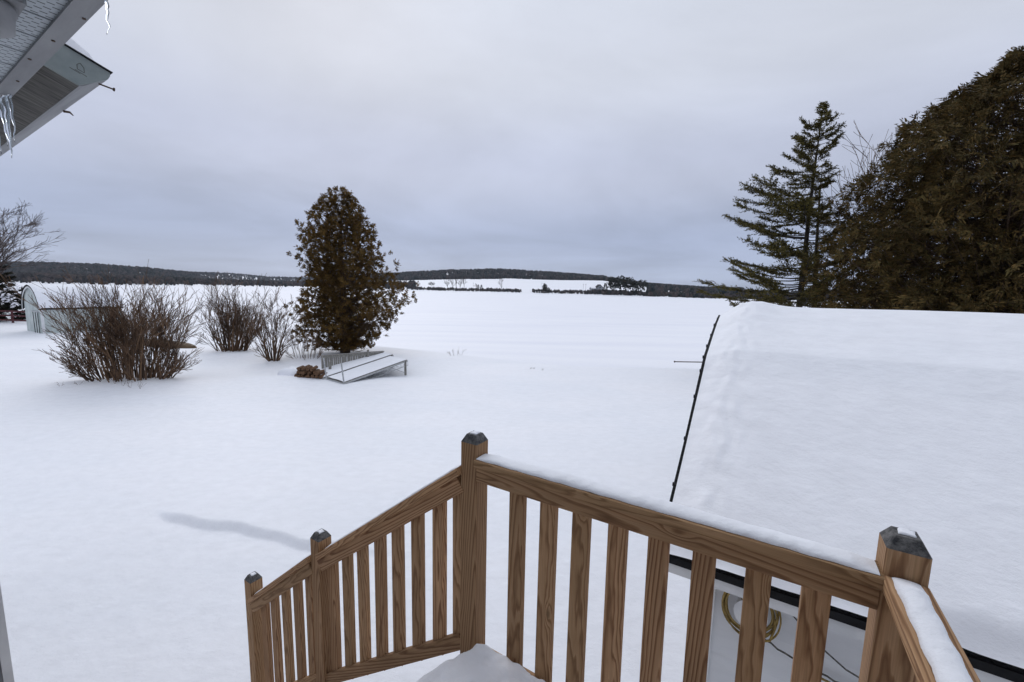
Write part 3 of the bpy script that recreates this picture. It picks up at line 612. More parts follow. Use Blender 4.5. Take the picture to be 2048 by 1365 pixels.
# ------------------------------------------------------------------ vegetation helpers
def rvec(q): 
    v = Vector((q.gauss(0, 1), q.gauss(0, 1), q.gauss(0, 1))); return v.normalized()
def grow(b, q, p, d, l, r, lv, nseg=4, bend=.18, up=.06, kids=(2, 4), spread=.7, shrink=.62, sides=4, rmin=.003, start=.3):
    """one limb and, recursively, its twigs; tubes go into b[min(level)]"""
    pts = [p.copy()]; rs = [r]; d = d.normalized()
    for i in range(nseg):
        d = (d + rvec(q) * bend + Vector((0, 0, up))).normalized(); p = p + d * (l / nseg); pts.append(p.copy()); rs.append(max(rmin, r * (1 - (i + 1) / nseg * .62)))
    b[lv].tube(pts, rs, sides if r > .012 else 3, cap=False)
    if lv <= 0: return
    for _ in range(q.randint(*kids)):
        k = q.uniform(start, 1.0); i = min(int(k * nseg), nseg - 1); f = k * nseg - i
        pp = pts[i].lerp(pts[i + 1], f); dd = (pts[i + 1] - pts[i]).normalized(); side = dd.cross(rvec(q)).normalized()
        grow(b, q, pp, dd + side * q.uniform(spread * .5, spread * 1.2), l * shrink * q.uniform(.7, 1.15), max(rmin, rs[i] * .62), lv - 1, max(2, nseg - 1), bend, up, kids, spread, shrink, sides, rmin, .2)
def base_pt(px, py): return on_ground(px, py)
def bush(name, label, px, py, hgt, half_w, nst, seed, lean=0.0, base_r=.5, tip=.0045, lv=3, r0=.016, group=None, m='twig', upb=.05, depth_k=.7):
    q = random.Random(seed); p0 = base_pt(px, py); t = thing(name, label, 'bush', p0, 0, group)
    b = {i: MB() for i in range(4)}
    for i in range(nst):
        a = q.uniform(0, 2 * math.pi); k = math.sqrt(q.random()); ox, oy = base_r * k * math.cos(a), base_r * depth_k * k * math.sin(a)
        tilt = k * half_w / hgt * q.uniform(.55, 1.05); d = Vector((math.cos(a) * tilt + lean, math.sin(a) * tilt * depth_k, 1.0))
        l = hgt * q.uniform(.62, .86) * (1.0 if k < .6 else q.uniform(.62, 1.0)) * math.sqrt(1 + tilt * tilt) * .86
        if k > .72 and q.random() < .5: d = Vector((math.cos(a) * q.uniform(.7, 1.1), math.sin(a) * q.uniform(.7, 1.1) * depth_k, 1.0)); l *= q.uniform(.42, .62)
        grow(b, q, Vector((ox, oy, -.15)), d, l * .72, r0 * q.uniform(.6, 1.2), lv, 5, .10, upb, (2, 4), .46, .6, 4, tip, .22)
    b[3].build('stem', M[m], t); tw = MB()
    for i in range(3): tw.add(b[i].v, b[i].f)
    tw.build('twigs', M[m], t); return t
def kites_np(P, D, UPV, Ln, Wd):
    D = D / np.linalg.norm(D, axis=1, keepdims=True); sd = np.cross(D, UPV); sd = sd / (np.linalg.norm(sd, axis=1, keepdims=True) + 1e-9) * Wd[:, None]
    V = np.stack([P, P + D * (Ln * .45)[:, None] + sd, P + D * Ln[:, None], P + D * (Ln * .45)[:, None] - sd], 1).reshape(-1, 3)
    me = bpy.data.meshes.new('leaves'); n_ = len(P); me.vertices.add(n_ * 4); me.vertices.foreach_set('co', V.astype(np.float32).ravel())
    me.loops.add(n_ * 4); me.loops.foreach_set('vertex_index', np.arange(n_ * 4, dtype=np.int32)); me.polygons.add(n_); me.polygons.foreach_set('loop_start', np.arange(0, n_ * 4, 4, dtype=np.int32)); me.update(calc_edges=True)
    return me
def sprays(C, O, nfr, fl, fw, seed, droop=.15, fan=1.15):
    """flat fan-shaped sprays of scale leaves at the points C, opening along O"""
    r = np.random.default_rng(seed); n_ = len(C); C = np.repeat(C, nfr, 0); G = np.repeat(np.arange(n_), nfr)
    O = O + r.normal(0, .35, O.shape) + np.array([0, 0, -droop]); O /= np.linalg.norm(O, axis=1, keepdims=True)
    T = np.cross(O, r.normal(size=O.shape)); T /= np.linalg.norm(T, axis=1, keepdims=True); Nn = np.cross(O, T)
    a = r.uniform(-fan, fan, len(C)); d = O[G] * np.cos(a)[:, None] + T[G] * np.sin(a)[:, None] + r.normal(0, .16, C.shape)
    sz = r.uniform(.7, 1.35, n_)[G]; base = C + d * (fl * r.uniform(0, 1.1, len(C)) * sz)[:, None] + r.normal(0, fl * .16, C.shape)
    return kites_np(base, d, Nn[G] + r.normal(0, .35, C.shape), fl * r.uniform(.55, 1.15, len(C)) * sz, fw * r.uniform(.6, 1.3, len(C)))
def frond_clump(b, q, c, outd, n, l, w, up=.35, spread=.9):
    for _ in range(n):
        d = (outd * .8 + Vector((0, 0, up)) + rvec(q) * spread).normalized(); p = c + rvec(q) * (l * .55 * q.random())
        b.kite(p, d, rvec(q), l * q.uniform(.55, 1.2), w * q.uniform(.6, 1.3))
def clump_mesh_join(b, start):     # link the faces of one clump through shared first vertex so they count as one island
    pass

def cedar(name, label, p0, hgt, prof, ncl, nfr, fl, fw, seed, m='cedar', trunk_r=.16, shell=.5, xs=1.0, droop=.35, lobes=5, depth=.9, zmin=.12, hole=.0, dr2=.0):
    q = random.Random(seed); t = thing(name, label, 'tree', p0)
    tr = MB(); pts = [Vector((.05 * math.sin(k * 7), .04 * math.cos(k * 5), hgt * k * .9 - (.3 if k == 0 else 0))) for k in [i / 9 for i in range(10)]]
    tr.tube(pts, [trunk_r * (1 - .9 * i / 9) + .01 for i in range(10)], 9); tr.build('trunk', M['bark_brown'], t, True)
    hs = [p[0] for p in prof]; lr = [p[1] for p in prof]; rr_ = [p[2] for p in prof]
    br = MB(); CC = []; OO = []; ph = [q.uniform(0, 6.28) for _ in range(8)]
    tot = 0
    wts = [max(.05, (np.interp(k / 60, hs, lr) + np.interp(k / 60, hs, rr_))) for k in range(61)]
    for i in range(ncl):
        k = q.choices(range(61), wts)[0] / 60 + q.uniform(-.012, .012); k = min(max(k, zmin), 1.0)
        a = q.uniform(0, 2 * math.pi); side = math.cos(a)
        R0 = float(np.interp(k, hs, lr)) if side < 0 else float(np.interp(k, hs, rr_))
        Rm = .5 * (float(np.interp(k, hs, lr)) + float(np.interp(k, hs, rr_)))
        R_ = (R0 * abs(side) ** .7 + Rm * depth * (1 - abs(side) ** .7))
        lob = 1 + .10 * math.sin(lobes * a + k * 11 + ph[0]) + .09 * math.sin(3 * a - k * 23 + ph[1]) + .07 * math.sin(9 * a + k * 37 + ph[2])
        if hole and math.sin(a * 4 + k * 31 + ph[3]) * math.sin(k * 47 + ph[4] + a) > 1 - hole: continue
        rad = R_ * lob * (q.uniform(shell, 1.0) if q.random() < .8 else q.uniform(.15, 1.08))
        outd = Vector((math.cos(a), math.sin(a), 0)); c = Vector((outd.x * rad, outd.y * rad, k * hgt + q.uniform(-.1, .1)))
        if i % 4 == 0:
            s0 = Vector((0, 0, max(.2, c.z - rad * droop * q.uniform(.6, 1.4)))); mid = s0.lerp(c, .55) + Vector((0, 0, -.12 * rad)); br.tube([s0, mid, c], [.028 * (1.2 - k), .016, .005], 4, cap=False)
        CC.append(c); OO.append(outd + Vector((0, 0, .25)))
    br.build('branches', M['bark_brown'], t); me = sprays(np.array(CC), np.array(OO), nfr, fl, fw, seed, dr2); me.materials.append(M[m]); link('crown', me, t); return t

# --- the brown cedar in front of the lake
p0 = base_pt(690, 706); k_ = p0.y * 1.02 / FPX
S = lambda px: px * k_
cedar('cedar_tree', 'tall rounded brown cedar tree standing behind the tilted metal dock sections', p0, S(308), [(0, S(30), S(45)), (.1, S(75), S(60)), (.16, S(90), S(80)), (.24, S(88), S(105)), (.33, S(78), S(128)), (.42, S(72), S(126)), (.5, S(66), S(108)), (.6, S(72), S(84)), (.68, S(74), S(70)), (.8, S(62), S(58)), (.9, S(48), S(44)), (.96, S(34), S(26)), (1.0, S(14), S(14))],
      3900, 34, .135, .024, 21, trunk_r=.3, shell=.25, depth=.8, zmin=.05, hole=.2)
# --- lilac-like bushes
pb = base_pt(262, 757); kb = pb.y / FPX
bush('bare_bush', 'large round bare brown bush of many stems in front of the arched shed', 262, 757, kb * 238, kb * 112, 180, 31, base_r=1.35, lv=3, r0=.024, tip=.0062, upb=.03)
pb2 = base_pt(470, 702); kb2 = pb2.y / FPX
bush('bare_bush', 'grey brown bare bush between the large round bush and the cedar tree', 462, 702, kb2 * 160, kb2 * 104, 92, 32, base_r=.8, lv=3, r0=.032, tip=.0075, upb=.02)
bush('sapling', 'small slender bare sapling growing just left of the cedar tree', 547, 722, kb2 * 165, kb2 * 70, 26, 33, base_r=.16, lv=3, r0=.04, tip=.007, upb=.02)
bush('sapling', 'thin leggy bare shoots at the foot of the cedar tree behind the logs', 612, 716, kb2 * 95, kb2 * 46, 26, 34, base_r=.7, lv=2, r0=.014, tip=.006)
# dry twigs poking out of the snow
def twigs(label, pxs, hpx, seed, n=3, thick=.004):
    q = random.Random(seed); p = base_pt(*pxs[0]); t = thing('dry_twigs', label, 'twigs', p); b = {0: MB(), 1: MB()}
    for px in pxs:
        g = base_pt(*px); k = g.y / FPX
        for _ in range(n): grow(b, q, g - p + Vector((0, 0, -.03)), Vector((q.uniform(-.8, .8), q.uniform(-.3, .3), 1)), k * hpx * q.uniform(.6, 1.1), thick, 1, 3, .25, .0, (2, 3), .7, .55, 3, thick * .6, .3)
    b[1].build('stem', M['twig'], t); b[0].build('twigs', M['twig'], t)
twigs('low dry twigs poking out of the snow in front of the large bush', [(245, 772), (262, 776), (280, 778), (230, 768)], 18, 1)
twigs('two lone dry sprigs in the snow left of the large bush base', [(120, 773), (157, 770)], 14, 2)
twigs('few dark dead stalks on the snow crest right of the dock sections', [(902, 712), (908, 712), (915, 711), (923, 711)], 13, 3, 2, .007)
twigs('dark bits of stick on the snow slope beyond the deck', [(1062, 738), (1068, 738), (1086, 741)], 4, 4, 2, .01)

# --- right-hand trees
def conifer(name, label, y, px_base, px_top, prof, nbr, seed, m='spruce', lean_px=0, twin=None, bare_right=False, blade=.10, snow=False):
    """spruce: trunk, tiers of limbs, side twigs clothed in needle blades. prof: (py, left_px, right_px)"""
    q = random.Random(seed); P = at_y(px_base[0], px_base[1], y); g = gz(P.x, P.y); T = at_y(px_top[0], px_top[1], y); kx = y * 1.0 / FPX
    p0 = Vector((P.x, P.y, g)); t = thing(name, label, 'tree', p0)
    top = T - p0; hgt = top.z
    def axis(z): k = z / hgt; return Vector((top.x * k + .06 * math.sin(k * 6), .05 * math.sin(k * 5), z))
    tr = MB(); tr.tube([axis(hgt * i / 14 - (.4 if i == 0 else 0)) for i in range(15)], [.17 * (1 - i / 14.3) + .008 for i in range(15)], 9); tr.build('trunk', M['bark_dark'], t, True)
    ys = [a[0] for a in prof]; lf = [a[1] for a in prof]; rt = [a[2] for a in prof]
    br = MB(); KP = []; KD = []; KL = []
    zlo = at_y(px_base[0], ys[-1], y).z - g; 
    for i in range(nbr):
        z = zlo + (hgt - zlo) * (1 - (1 - (i + q.random()) / nbr) ** .9) * .995
        py = np.interp(z + g, [at_y(px_base[0], v, y).z for v in ys[::-1]], ys[::-1])
        a = q.uniform(0, 2 * math.pi); c_ = math.cos(a)
        l_, r_ = float(np.interp(py, ys, lf)), float(np.interp(py, ys, rt)); mid = (l_ + r_) / 2
        ln = kx * ((l_ if c_ < 0 else r_) * abs(c_) + mid * .8 * (1 - abs(c_))) * q.uniform(.62, 1.06); ln = max(ln, .10)
        d = Vector((math.cos(a), math.sin(a), q.uniform(-.06, .28) if z < hgt * .75 else q.uniform(.2, .6))).normalized(); s0 = axis(z)
        n_ = 7; pts = []; wv = q.uniform(-.36, -.14)
        for j in range(n_ + 1):
            k = j / n_; pts.append(s0 + d * (ln * k) + Vector((0, 0, ln * (wv * k + .30 * k * k))))
        r0 = .012 + .012 * ln / 2
        br.tube(pts, [r0 * (1 - .8 * j / n_) for j in range(n_ + 1)], 4, cap=False)
        bare = bare_right and c_ > .1 and py > 400 and q.random() < .75
        ntw = int(9 + ln * (20 if not bare else 9))
        for _ in range(ntw):
            k = q.uniform(.14 if not bare else .3, 1.0) ** .62; j = min(int(k * n_), n_ - 1); pp = pts[j].lerp(pts[j + 1], k * n_ - j); dd = (pts[j + 1] - pts[j]).normalized()
            sd = dd.cross(Vector((0, 0, 1))) * q.choice((-1, 1)); td = (dd * q.uniform(.5, 1.1) + sd * q.uniform(.3, 1.3) + Vector((0, 0, q.uniform(-.35, .40)))).normalized()
            tl = (.18 + .42 * min(1, ln / 2.4)) * q.uniform(.35, 1.25) * (1.2 - .6 * k)
            br.tube([pp, pp + td * tl], [.004, .002], 3, cap=False)
            if bare and q.random() < .8: continue
            nb = int(5 + tl * 26)
            for u in range(nb): KP.append(pp + td * (tl * (u + q.random()) / nb)); KD.append(td)
    br.build('branches', M['bark_dark'], t); rg = np.random.default_rng(seed); KP = np.array(KP); KD = np.array(KD); n_ = len(KP); sd = np.cross(KD, rg.normal(size=KD.shape)); sd /= np.linalg.norm(sd, axis=1, keepdims=True)
    me = kites_np(KP, KD * .9 + sd * .8, rg.normal(size=KD.shape), blade * rg.uniform(.7, 1.25, n_), .014 * blade / .1 * rg.uniform(.7, 1.5, n_)); me.materials.append(M[m]); link('needles', me, t); return t
SP = [(207, 4, 6), (232, 18, 22), (262, 40, 42), (300, 48, 40), (335, 92, 34), (370, 96, 30), (400, 120, 38), (440, 132, 50), (480, 142, 62), (530, 152, 72), (565, 190, 70), (605, 182, 60), (640, 150, 60)]
conifer('spruce_tree', 'tall sparse green spruce with long left boughs rising behind the garage', 19.0, (1592, 640), (1647, 206), [(a, b_ * 1.02, c * .9) for a, b_, c in SP], 165, 41, bare_right=True)
conifer('spruce_tree', 'thin bare stemmed spruce close behind the tall sparse spruce', 20.5, (1632, 640), (1644, 330), [(330, 6, 10), (400, 20, 26), (470, 26, 36), (540, 30, 40), (600, 28, 40), (640, 28, 34)], 44, 42, bare_right=True)
def bare_tree(name, label, p0, hgt, seed, r0=.09, m='twig', lv=3, d0=(0, 0, 1), spread=.6, kids=(3, 5), tip=.004, cat='tree', nl=9, fork=.25, group=None):
    q = random.Random(seed); t = thing(name, label, cat, p0, 0, group); b = {i: MB() for i in range(5)}
    d = Vector(d0).normalized(); pts = [Vector((0, 0, -.3))]; rs = [r0]; p = Vector((0, 0, -.3))
    for i in range(8):
        d = (d + rvec(q) * .07 + Vector((0, 0, .04))).normalized(); p = p + d * (hgt * .85 / 8); pts.append(p.copy()); rs.append(r0 * (1 - (i + 1) / 8.6))
    tr = MB(); tr.tube(pts, rs, 7, cap=False); tr.build('trunk', M['birch'] if m == 'birch_t' else M['bark_dark'], t, True)
    mm = 'twig_far' if m == 'birch_t' else m
    for i in range(nl):
        k = q.uniform(fork, .98); j = min(int(k * 8), 7); pp = pts[j].lerp(pts[j + 1], k * 8 - j); a = i * 2.4 + q.uniform(-.5, .5)
        grow(b, q, pp, Vector((math.cos(a) * spread, math.sin(a) * spread, q.uniform(.45, .9))), hgt * (.46 - .26 * k), max(tip, rs[j] * .6), lv, 4, .14, .05, kids, .62, .6, 4, tip, .25)
    bb = MB()
    for i in b: bb.add(b[i].v, b[i].f)
    bb.build('crown', M[mm], t); return t
P = at_y(1700, 620, 18.5); bare_tree('bare_tree', 'leafless tree with fine grey twigs between the spruce and the huge cedar', Vector((P.x, P.y, gz(P.x, P.y))), 10.6, 43, r0=.06, lv=2, spread=.30, kids=(3, 5), tip=.007, nl=16)
P = at_y(1985, 640, 14.5); pc = Vector((P.x, P.y, gz(P.x, P.y))); kc = 14.5 / FPX; S = lambda px: px * kc
HB = S(462) + (CH - pc.z)
cedar('cedar_tree', 'huge dense dark brown cedar tree towering behind the garage roof', pc, HB, [(0, S(273), S(320)), (.15, S(289), S(330)), (.3, S(293), S(335)), (.42, S(284), S(330)), (.54, S(264), S(315)), (.66, S(235), S(290)), (.73, S(214), S(270)), (.8, S(187), S(240)), (.86, S(149), S(220)), (.91, S(101), S(190)), (.96, S(46), S(150)), (1.0, S(13), S(100))],
      12500, 34, .16, .020, 51, dr2=.5, m='cedar2', trunk_r=.35, shell=.45, depth=1.0, droop=.3, zmin=.10)
# --- far left: birch, spruce, fence
P = base_pt(-6, 648); kl = P.y / FPX
conifer('spruce_tree', 'dark spruce holding snow clumps behind the red fence', P.y + 3, (0, 645), (-16, 520), [(520, 4, 6), (545, 20, 22), (575, 38, 40), (610, 50, 52), (640, 56, 58)], 120, 44, m='spruce_left', blade=.16)
q = random.Random(8); sb = MB()
for _ in range(36):
    c = at_y(q.uniform(-20, 44), q.uniform(560, 632), P.y + 1.6); 
    for _ in range(3): sb.kite(c + rvec(q) * .12, Vector((q.uniform(-1, 1), q.uniform(-.6, .6), -.25)).normalized(), Vector((0, .4, 1)), q.uniform(.25, .5), q.uniform(.08, .16))
tag(sb.build('bough_snow', M['snow']), 'clumps of snow caught on the dark spruce by the red fence', 'snow', kind='stuff')
bp_ = Vector((P.x + .8, P.y - 3, gz(P.x, P.y))); bare_tree('birch_tree', 'leaning pale barked bare tree above the dark spruce and red fence', bp_, kl * 235, 45, r0=.2, m='birch_t', lv=3, d0=(.22, .1, 1), spread=.75, kids=(3, 5), tip=.011, nl=30, fork=.30)

# ------------------------------------------------------------------ arched shed, fence, boat
ps = base_pt(86, 668); SH = ps.y * .985 / FPX
th_ = R(61); shed = thing('arched_shed', 'pale painted shed with pointed arch roof under snow behind the large bush', 'shed', ps, th_)
SW, SLn, WH = 3.9, 4.6, SH * 54
apex = SH * 99
arc = []
for i in range(11):
    k = i / 10; arc.append((-.12 + (SW / 2 + .12) * (1 - math.cos(k * math.pi / 2 * .92)) / (1 - math.cos(math.pi / 2 * .92)), WH - .12 + (apex - WH + .12) * math.sin(k * math.pi / 2 * .92) / math.sin(math.pi / 2 * .92)))
arc_full = arc + [(SW - y, z) for y, z in arc[-2::-1]]
b = MB(); shell(b, arc_full, .07, -.10, SLn + .1); b.build('roof', M['shingle'], shed)
b = MB(); shell(b, [(y, z + .006) for y, z in arc_full], .05, -.13, -.101); b.build('roof_edge', M['black'], shed)
b = MB(); shell(b, [(y * .985 + .03, z - .12) for y, z in arc_full], .10, -.099, -.06); b.build('rake_trim', M['white_paint'], shed)
k7 = 8; ex = WH / k7
for i in range(k7 + 1):
    b = MB(); b.prism([(0, 0), (0, ex + .02), (-.006, ex + .02), (-.03, 0)], .14, SLn); b.build('siding_board', M['shed_paint'], shed, loc=(0, 0, -.35 + ex * i))
b = MB(); b.prism([(.02, -.6), (SW - .02, -.6)] + [(y, z - .1) for y, z in arc_full[::-1] if .02 < y < SW - .02], .02, .12); b.build('gable_wall', M['shed_paint'], shed)
b = MB(); b.box(.13, SLn, .002, .10, -.6, WH); b.build('wall', M['shed_paint'], shed)
b = MB(); b.box(-.012, .135, -.045, -.001, -.4, WH - .1); b.build('corner_trim', M['white_paint'], shed)
b = MB(); b.box(-.03, .018, .45, 1.7, -.3, WH * .80); d_ = b.build('door', M['shed_paint'], shed)
for a in (.5, 1.02, 1.58): b = MB(); b.box(-.05, -.031, a, a + .09, -.3, WH * .80); b.build('door_batten', M['black'], d_)
b = MB(); b.box(-.06, -.001, .3, 2.0, WH * .80, WH * .84); b.build('door_track', M['galv'], shed)
def shed_snow():
    xs = np.linspace(-.1, SLn + .08, 70); yy = np.array([p[0] for p in arc_full]); zz = np.array([p[1] for p in arc_full]); kk = np.linspace(0, len(yy) - 1, 60)
    ya = np.interp(kk, range(len(yy)), yy); za = np.interp(kk, range(len(yy)), zz); Xg, Ya = np.meshgrid(xs, ya, indexing='ij'); Za = np.broadcast_to(za, Xg.shape)
    th = (.06 + .015 * vnoise(Xg * 2, Ya * 2, 22)) * ss(-.11, .15, Xg + .05 * np.sin(Za * 17)); o = link('roof_snow', grid_mesh('roof_snow', Xg, Ya, Za + .008 + th, M['snow'])); o.location = ps; o.rotation_euler = (0, 0, th_)
    tag(o, 'snow covering the curved roof of the arched shed', 'snow', kind='stuff')
shed_snow()
fpt = base_pt(66, 648); kf = fpt.y / FPX; fen = thing('fence', 'low red brown rail fence left of the arched shed', 'fence', fpt)
fdir = Vector((-1, .12, 0)).normalized(); frz = math.atan2(fdir.y, fdir.x)
for i in range(6):
    b = MB(); b.bbox(-.06, .06, -.06, .06, -.3, kf * 26, .008); b.build('post', M['red_paint'], fen, loc=fdir * (kf * (10 + 37 * i)), rot=(0, 0, frz))
for z_ in (kf * 24, kf * 15, kf * 6):
    b = MB(); b.box(0, kf * 215, .061, .10, -.07, .07); b.build('rail', M['red_paint'], fen, loc=(0, 0, z_), rot=(0, 0, frz))
# upturned boat behind the large bush
bt = base_pt(330, 692); kb3 = bt.y / FPX; boat = thing('upturned_boat', 'upturned brown rowing boat hull in the snow behind the large bush', 'boat', bt + Vector((0, 0, -.05)), R(-14))
b = MB(); nS, nC = 22, 9; Lb = kb3 * 165; vs = []
for i in range(nS + 1):
    u = i / nS * 2 - 1; wd = .62 * (1 - abs(u) ** 2.4) ** .75 + .004; hh = .42 * (1 - abs(u) ** 3.5) ** .5 * (1 - .12 * u) + .03
    for j in range(nC + 1):
        a = math.pi * j / nC; vs.append((u * Lb / 2, -wd * math.cos(a), hh * math.sin(a) ** .75 * 1.0 - .05))
b.add(vs, [(i * (nC + 1) + j, (i + 1) * (nC + 1) + j, (i + 1) * (nC + 1) + j + 1, i * (nC + 1) + j + 1) for i in range(nS) for j in range(nC)])
b.build('hull', M['boat'], boat)
b = MB(); b.tube([(-Lb / 2 * .95, 0, .1), (-Lb * .3, 0, .41), (0, 0, .40), (Lb * .3, 0, .34), (Lb / 2 * .95, 0, .08)], .03, 6); b.build('keel', M['boat'], boat)

# ------------------------------------------------------------------ tilted dock sections, slatted panel, logs
dk0 = base_pt(687, 769); kd = dk0.y / FPX
def beam(b, a, c, r=.02, n=4): b.tube([a, c], r, n)
def dock_section(label, lf, lb, hf_, hb, legs, marker):
    """deck plane from low edge lf-lb to high edge hf_-hb (world)"""
    t = thing('dock_section', label, 'dock', lf); O = lf
    n_ = 13; up = (hf_ - lf).cross(lb - lf).normalized()
    if up.z < 0: up = -up
    for i in range(n_):
        a, c = i / n_ + .004, (i + 1) / n_ - .004; b = MB()
        q4 = [lf.lerp(hf_, a), lf.lerp(hf_, c), lb.lerp(hb, c), lb.lerp(hb, a)]; q4 = [v - O for v in q4]
        b.add([v for v in q4] + [v + up * .03 for v in q4], [(3, 2, 1, 0), (4, 5, 6, 7), (0, 1, 5, 4), (1, 2, 6, 5), (2, 3, 7, 6), (3, 0, 4, 7)]); b.build('plank', M['grey_wood'], t)
    for (a, c) in ((lf, hf_), (lb, hb)):
        b = MB(); beam(b, a - O - up * .03, c - O - up * .03, .035); b.build('frame_rail', M['galv'], t)
        d = -up * .24; b = MB(); beam(b, a - O + d, c - O + d, .016)
        for i in range(9): beam(b, (a.lerp(c, i / 8)) - O, (a.lerp(c, i / 8)) - O + d, .010)
        for i in range(8): beam(b, (a.lerp(c, i / 8)) - O + (d if i % 2 else d * 0), (a.lerp(c, (i + 1) / 8)) - O + (d * 0 if i % 2 else d), .010)
        b.build('truss', M['galv'], t)
    b = MB(); beam(b, hf_ - O - up * .03, hb - O - up * .03, .03); b.build('frame_rail', M['galv'], t)
    b = MB(); beam(b, lf - O - up * .02, lb - O - up * .02, .03); b.build('frame_rail', M['galv'], t)
    for (p, k) in legs:
        g = Vector((p.x, p.y, gz(p.x, p.y) - .15)); b = MB(); b.bbox(-.045, .045, -.045, .045, 0, p.z - g.z + .03, .008); b.build('leg', M['grey_wood'], t, loc=g - O)
        b = MB(); beam(b, g - O + Vector((0, 0, .25)), lf.lerp(hf_, .72) - O - up * .1, .014); b.build('brace', M['galv'], t)
    for p, hgt in marker:
        b = MB(); b.tube([p - O + Vector((0, 0, -.1)), p - O + Vector((-.10, .02, hgt))], .028, 7); b.build('upright', M['galv'], t)
    # snow on the deck plane
    nx, ny = 40, 20; U, V = np.meshgrid(np.linspace(0.0, .995, nx), np.linspace(.015, .985, ny), indexing='ij')
    c4 = [np.array(v) for v in (lf, hf_, hb, lb)]
    Pp = ((1 - U) * (1 - V))[..., None] * c4[0] + (U * (1 - V))[..., None] * c4[1] + (U * V)[..., None] * c4[2] + ((1 - U) * V)[..., None] * c4[3]
    thk = (.05 + .012 * vnoise(U * 12, V * 9, 6)) * np.minimum(1, np.minimum(V, 1 - V) * 14) * np.minimum(1, (1 - U) * 20) + .035
    o = link('dock_snow', grid_mesh('dock_snow', Pp[..., 0], Pp[..., 1], Pp[..., 2] + thk, M['snow'])); return o
HZ = .62
A_hf = at_z(815, 721, gz(*at_z(808, 748, -.25).xy) + HZ + .05); A_lf = dk0 + Vector((0, 0, .03)); A_lb = base_pt(649, 764) + Vector((0, 0, .05))
w_ = (A_lb - A_lf); wdir = Vector((w_.x, w_.y, 0))
A_hb = A_hf + Vector((-.98, .72, .03)); A_lb = A_lf + Vector((-.98, .72, .02)) * 1.0
tag(dock_section('front tilted metal dock section with truss sides and leg at its raised end', A_lf, A_lb, A_hf, A_hb, [(A_lf.lerp(A_hf, .96), 0)], [(A_lf.lerp(A_hf, .01), kd * 42), (A_lb.lerp(A_hb, 0.0), kd * 44)]), 'snow sheet lying on the front tilted dock section', 'snow', kind='stuff')
off = Vector((-1.02, .78, .02)); up_ = Vector((0, 0, .06))
B_lf, B_hf = A_lf + off + Vector((-.1, -.1, .0)), A_hf + off + Vector((.05, .25, .05)); B_lb, B_hb = B_lf + Vector((-.98, .72, .0)), B_hf + Vector((-.98, .72, .02))
tag(dock_section('rear tilted metal dock section lying between the slatted panel and the front section', B_lf, B_lb, B_hf, B_hb, [(B_lf.lerp(B_hf, .97), 0)], []), 'snow sheet lying on the rear tilted dock section', 'snow', kind='stuff')
# slatted panel standing behind the dock
pl = base_pt(638, 752) + Vector((-.1, .5, 0)); pr_ = base_pt(754, 741) + Vector((0, .9, .0)); pv = pr_ - pl
pan = thing('slatted_panel', 'weathered grey slatted railing panel standing on edge behind the dock sections', 'panel', pl); ns = 34; ph = kd * 40
sm = MB(); sm.box(-.034, .034, -.012, .012, 0, ph - .02); so = None; rzp = math.atan2(pv.y, pv.x)
for i in range(ns):
    f = (i + .5) / ns
    if so is None: so = sm.build('slat', M['grey_wood'], pan); o = so
    else: o = link('slat', so.data, pan)
    o.location = pv * f + Vector((0, 0, -.05)); o.rotation_euler = (R(rnd.uniform(-1.5, 1.5)), R(rnd.uniform(-1, 1)), rzp)
for z_, hh_ in ((ph - .06, .05), (.12, .045)):
    b = MB(); lg = Vector((pv.x, pv.y, 0)).length; b.add([(0, -.05, -hh_), (lg, -.05, pv.z - hh_), (lg, -.013, pv.z - hh_), (0, -.013, -hh_), (0, -.05, hh_), (lg, -.05, pv.z + hh_), (lg, -.013, pv.z + hh_), (0, -.013, hh_)], [(3, 2, 1, 0), (4, 5, 6, 7), (0, 1, 5, 4), (1, 2, 6, 5), (2, 3, 7, 6), (3, 0, 4, 7)])
    b.build('rail', M['grey_wood'], pan, loc=(0, 0, z_), rot=(0, 0, rzp))
b = MB(); lg = Vector((pv.x, pv.y, 0)).length; b.add([(-.05, -.07, 0), (lg + .05, -.07, pv.z), (lg + .05, .07, pv.z), (-.05, .07, 0), (-.05, -.07, .035), (lg + .05, -.07, pv.z + .035), (lg + .05, .07, pv.z + .035), (-.05, .07, .035)], [(3, 2, 1, 0), (4, 5, 6, 7), (0, 1, 5, 4), (1, 2, 6, 5), (2, 3, 7, 6), (3, 0, 4, 7)]); b.build('cap_rail', M['grey_wood'], pan, loc=(0, 0, ph - .0), rot=(0, 0, rzp))
for f in (.0, .72, .98):
    b = MB(); b.bbox(-.045, .045, -.11, -.051, -.2, ph + (.16 if f == .72 else .03), .006); b.build('post', M['grey_wood'], pan, loc=pv * f, rot=(0, 0, rzp))
for (px, py) in ((655, 738),):
    g = base_pt(px, 752) + Vector((0, .2, 0)); b = MB(); b.bbox(-.05, .05, -.03, .03, -.2, kd * 30, .006); o = b.build('wooden_stake', M['grey_wood'], None, loc=g, rot=(0, R(6), 0)); tag(o, 'short grey wooden stake leaning between the slatted panel and dock', 'stake')
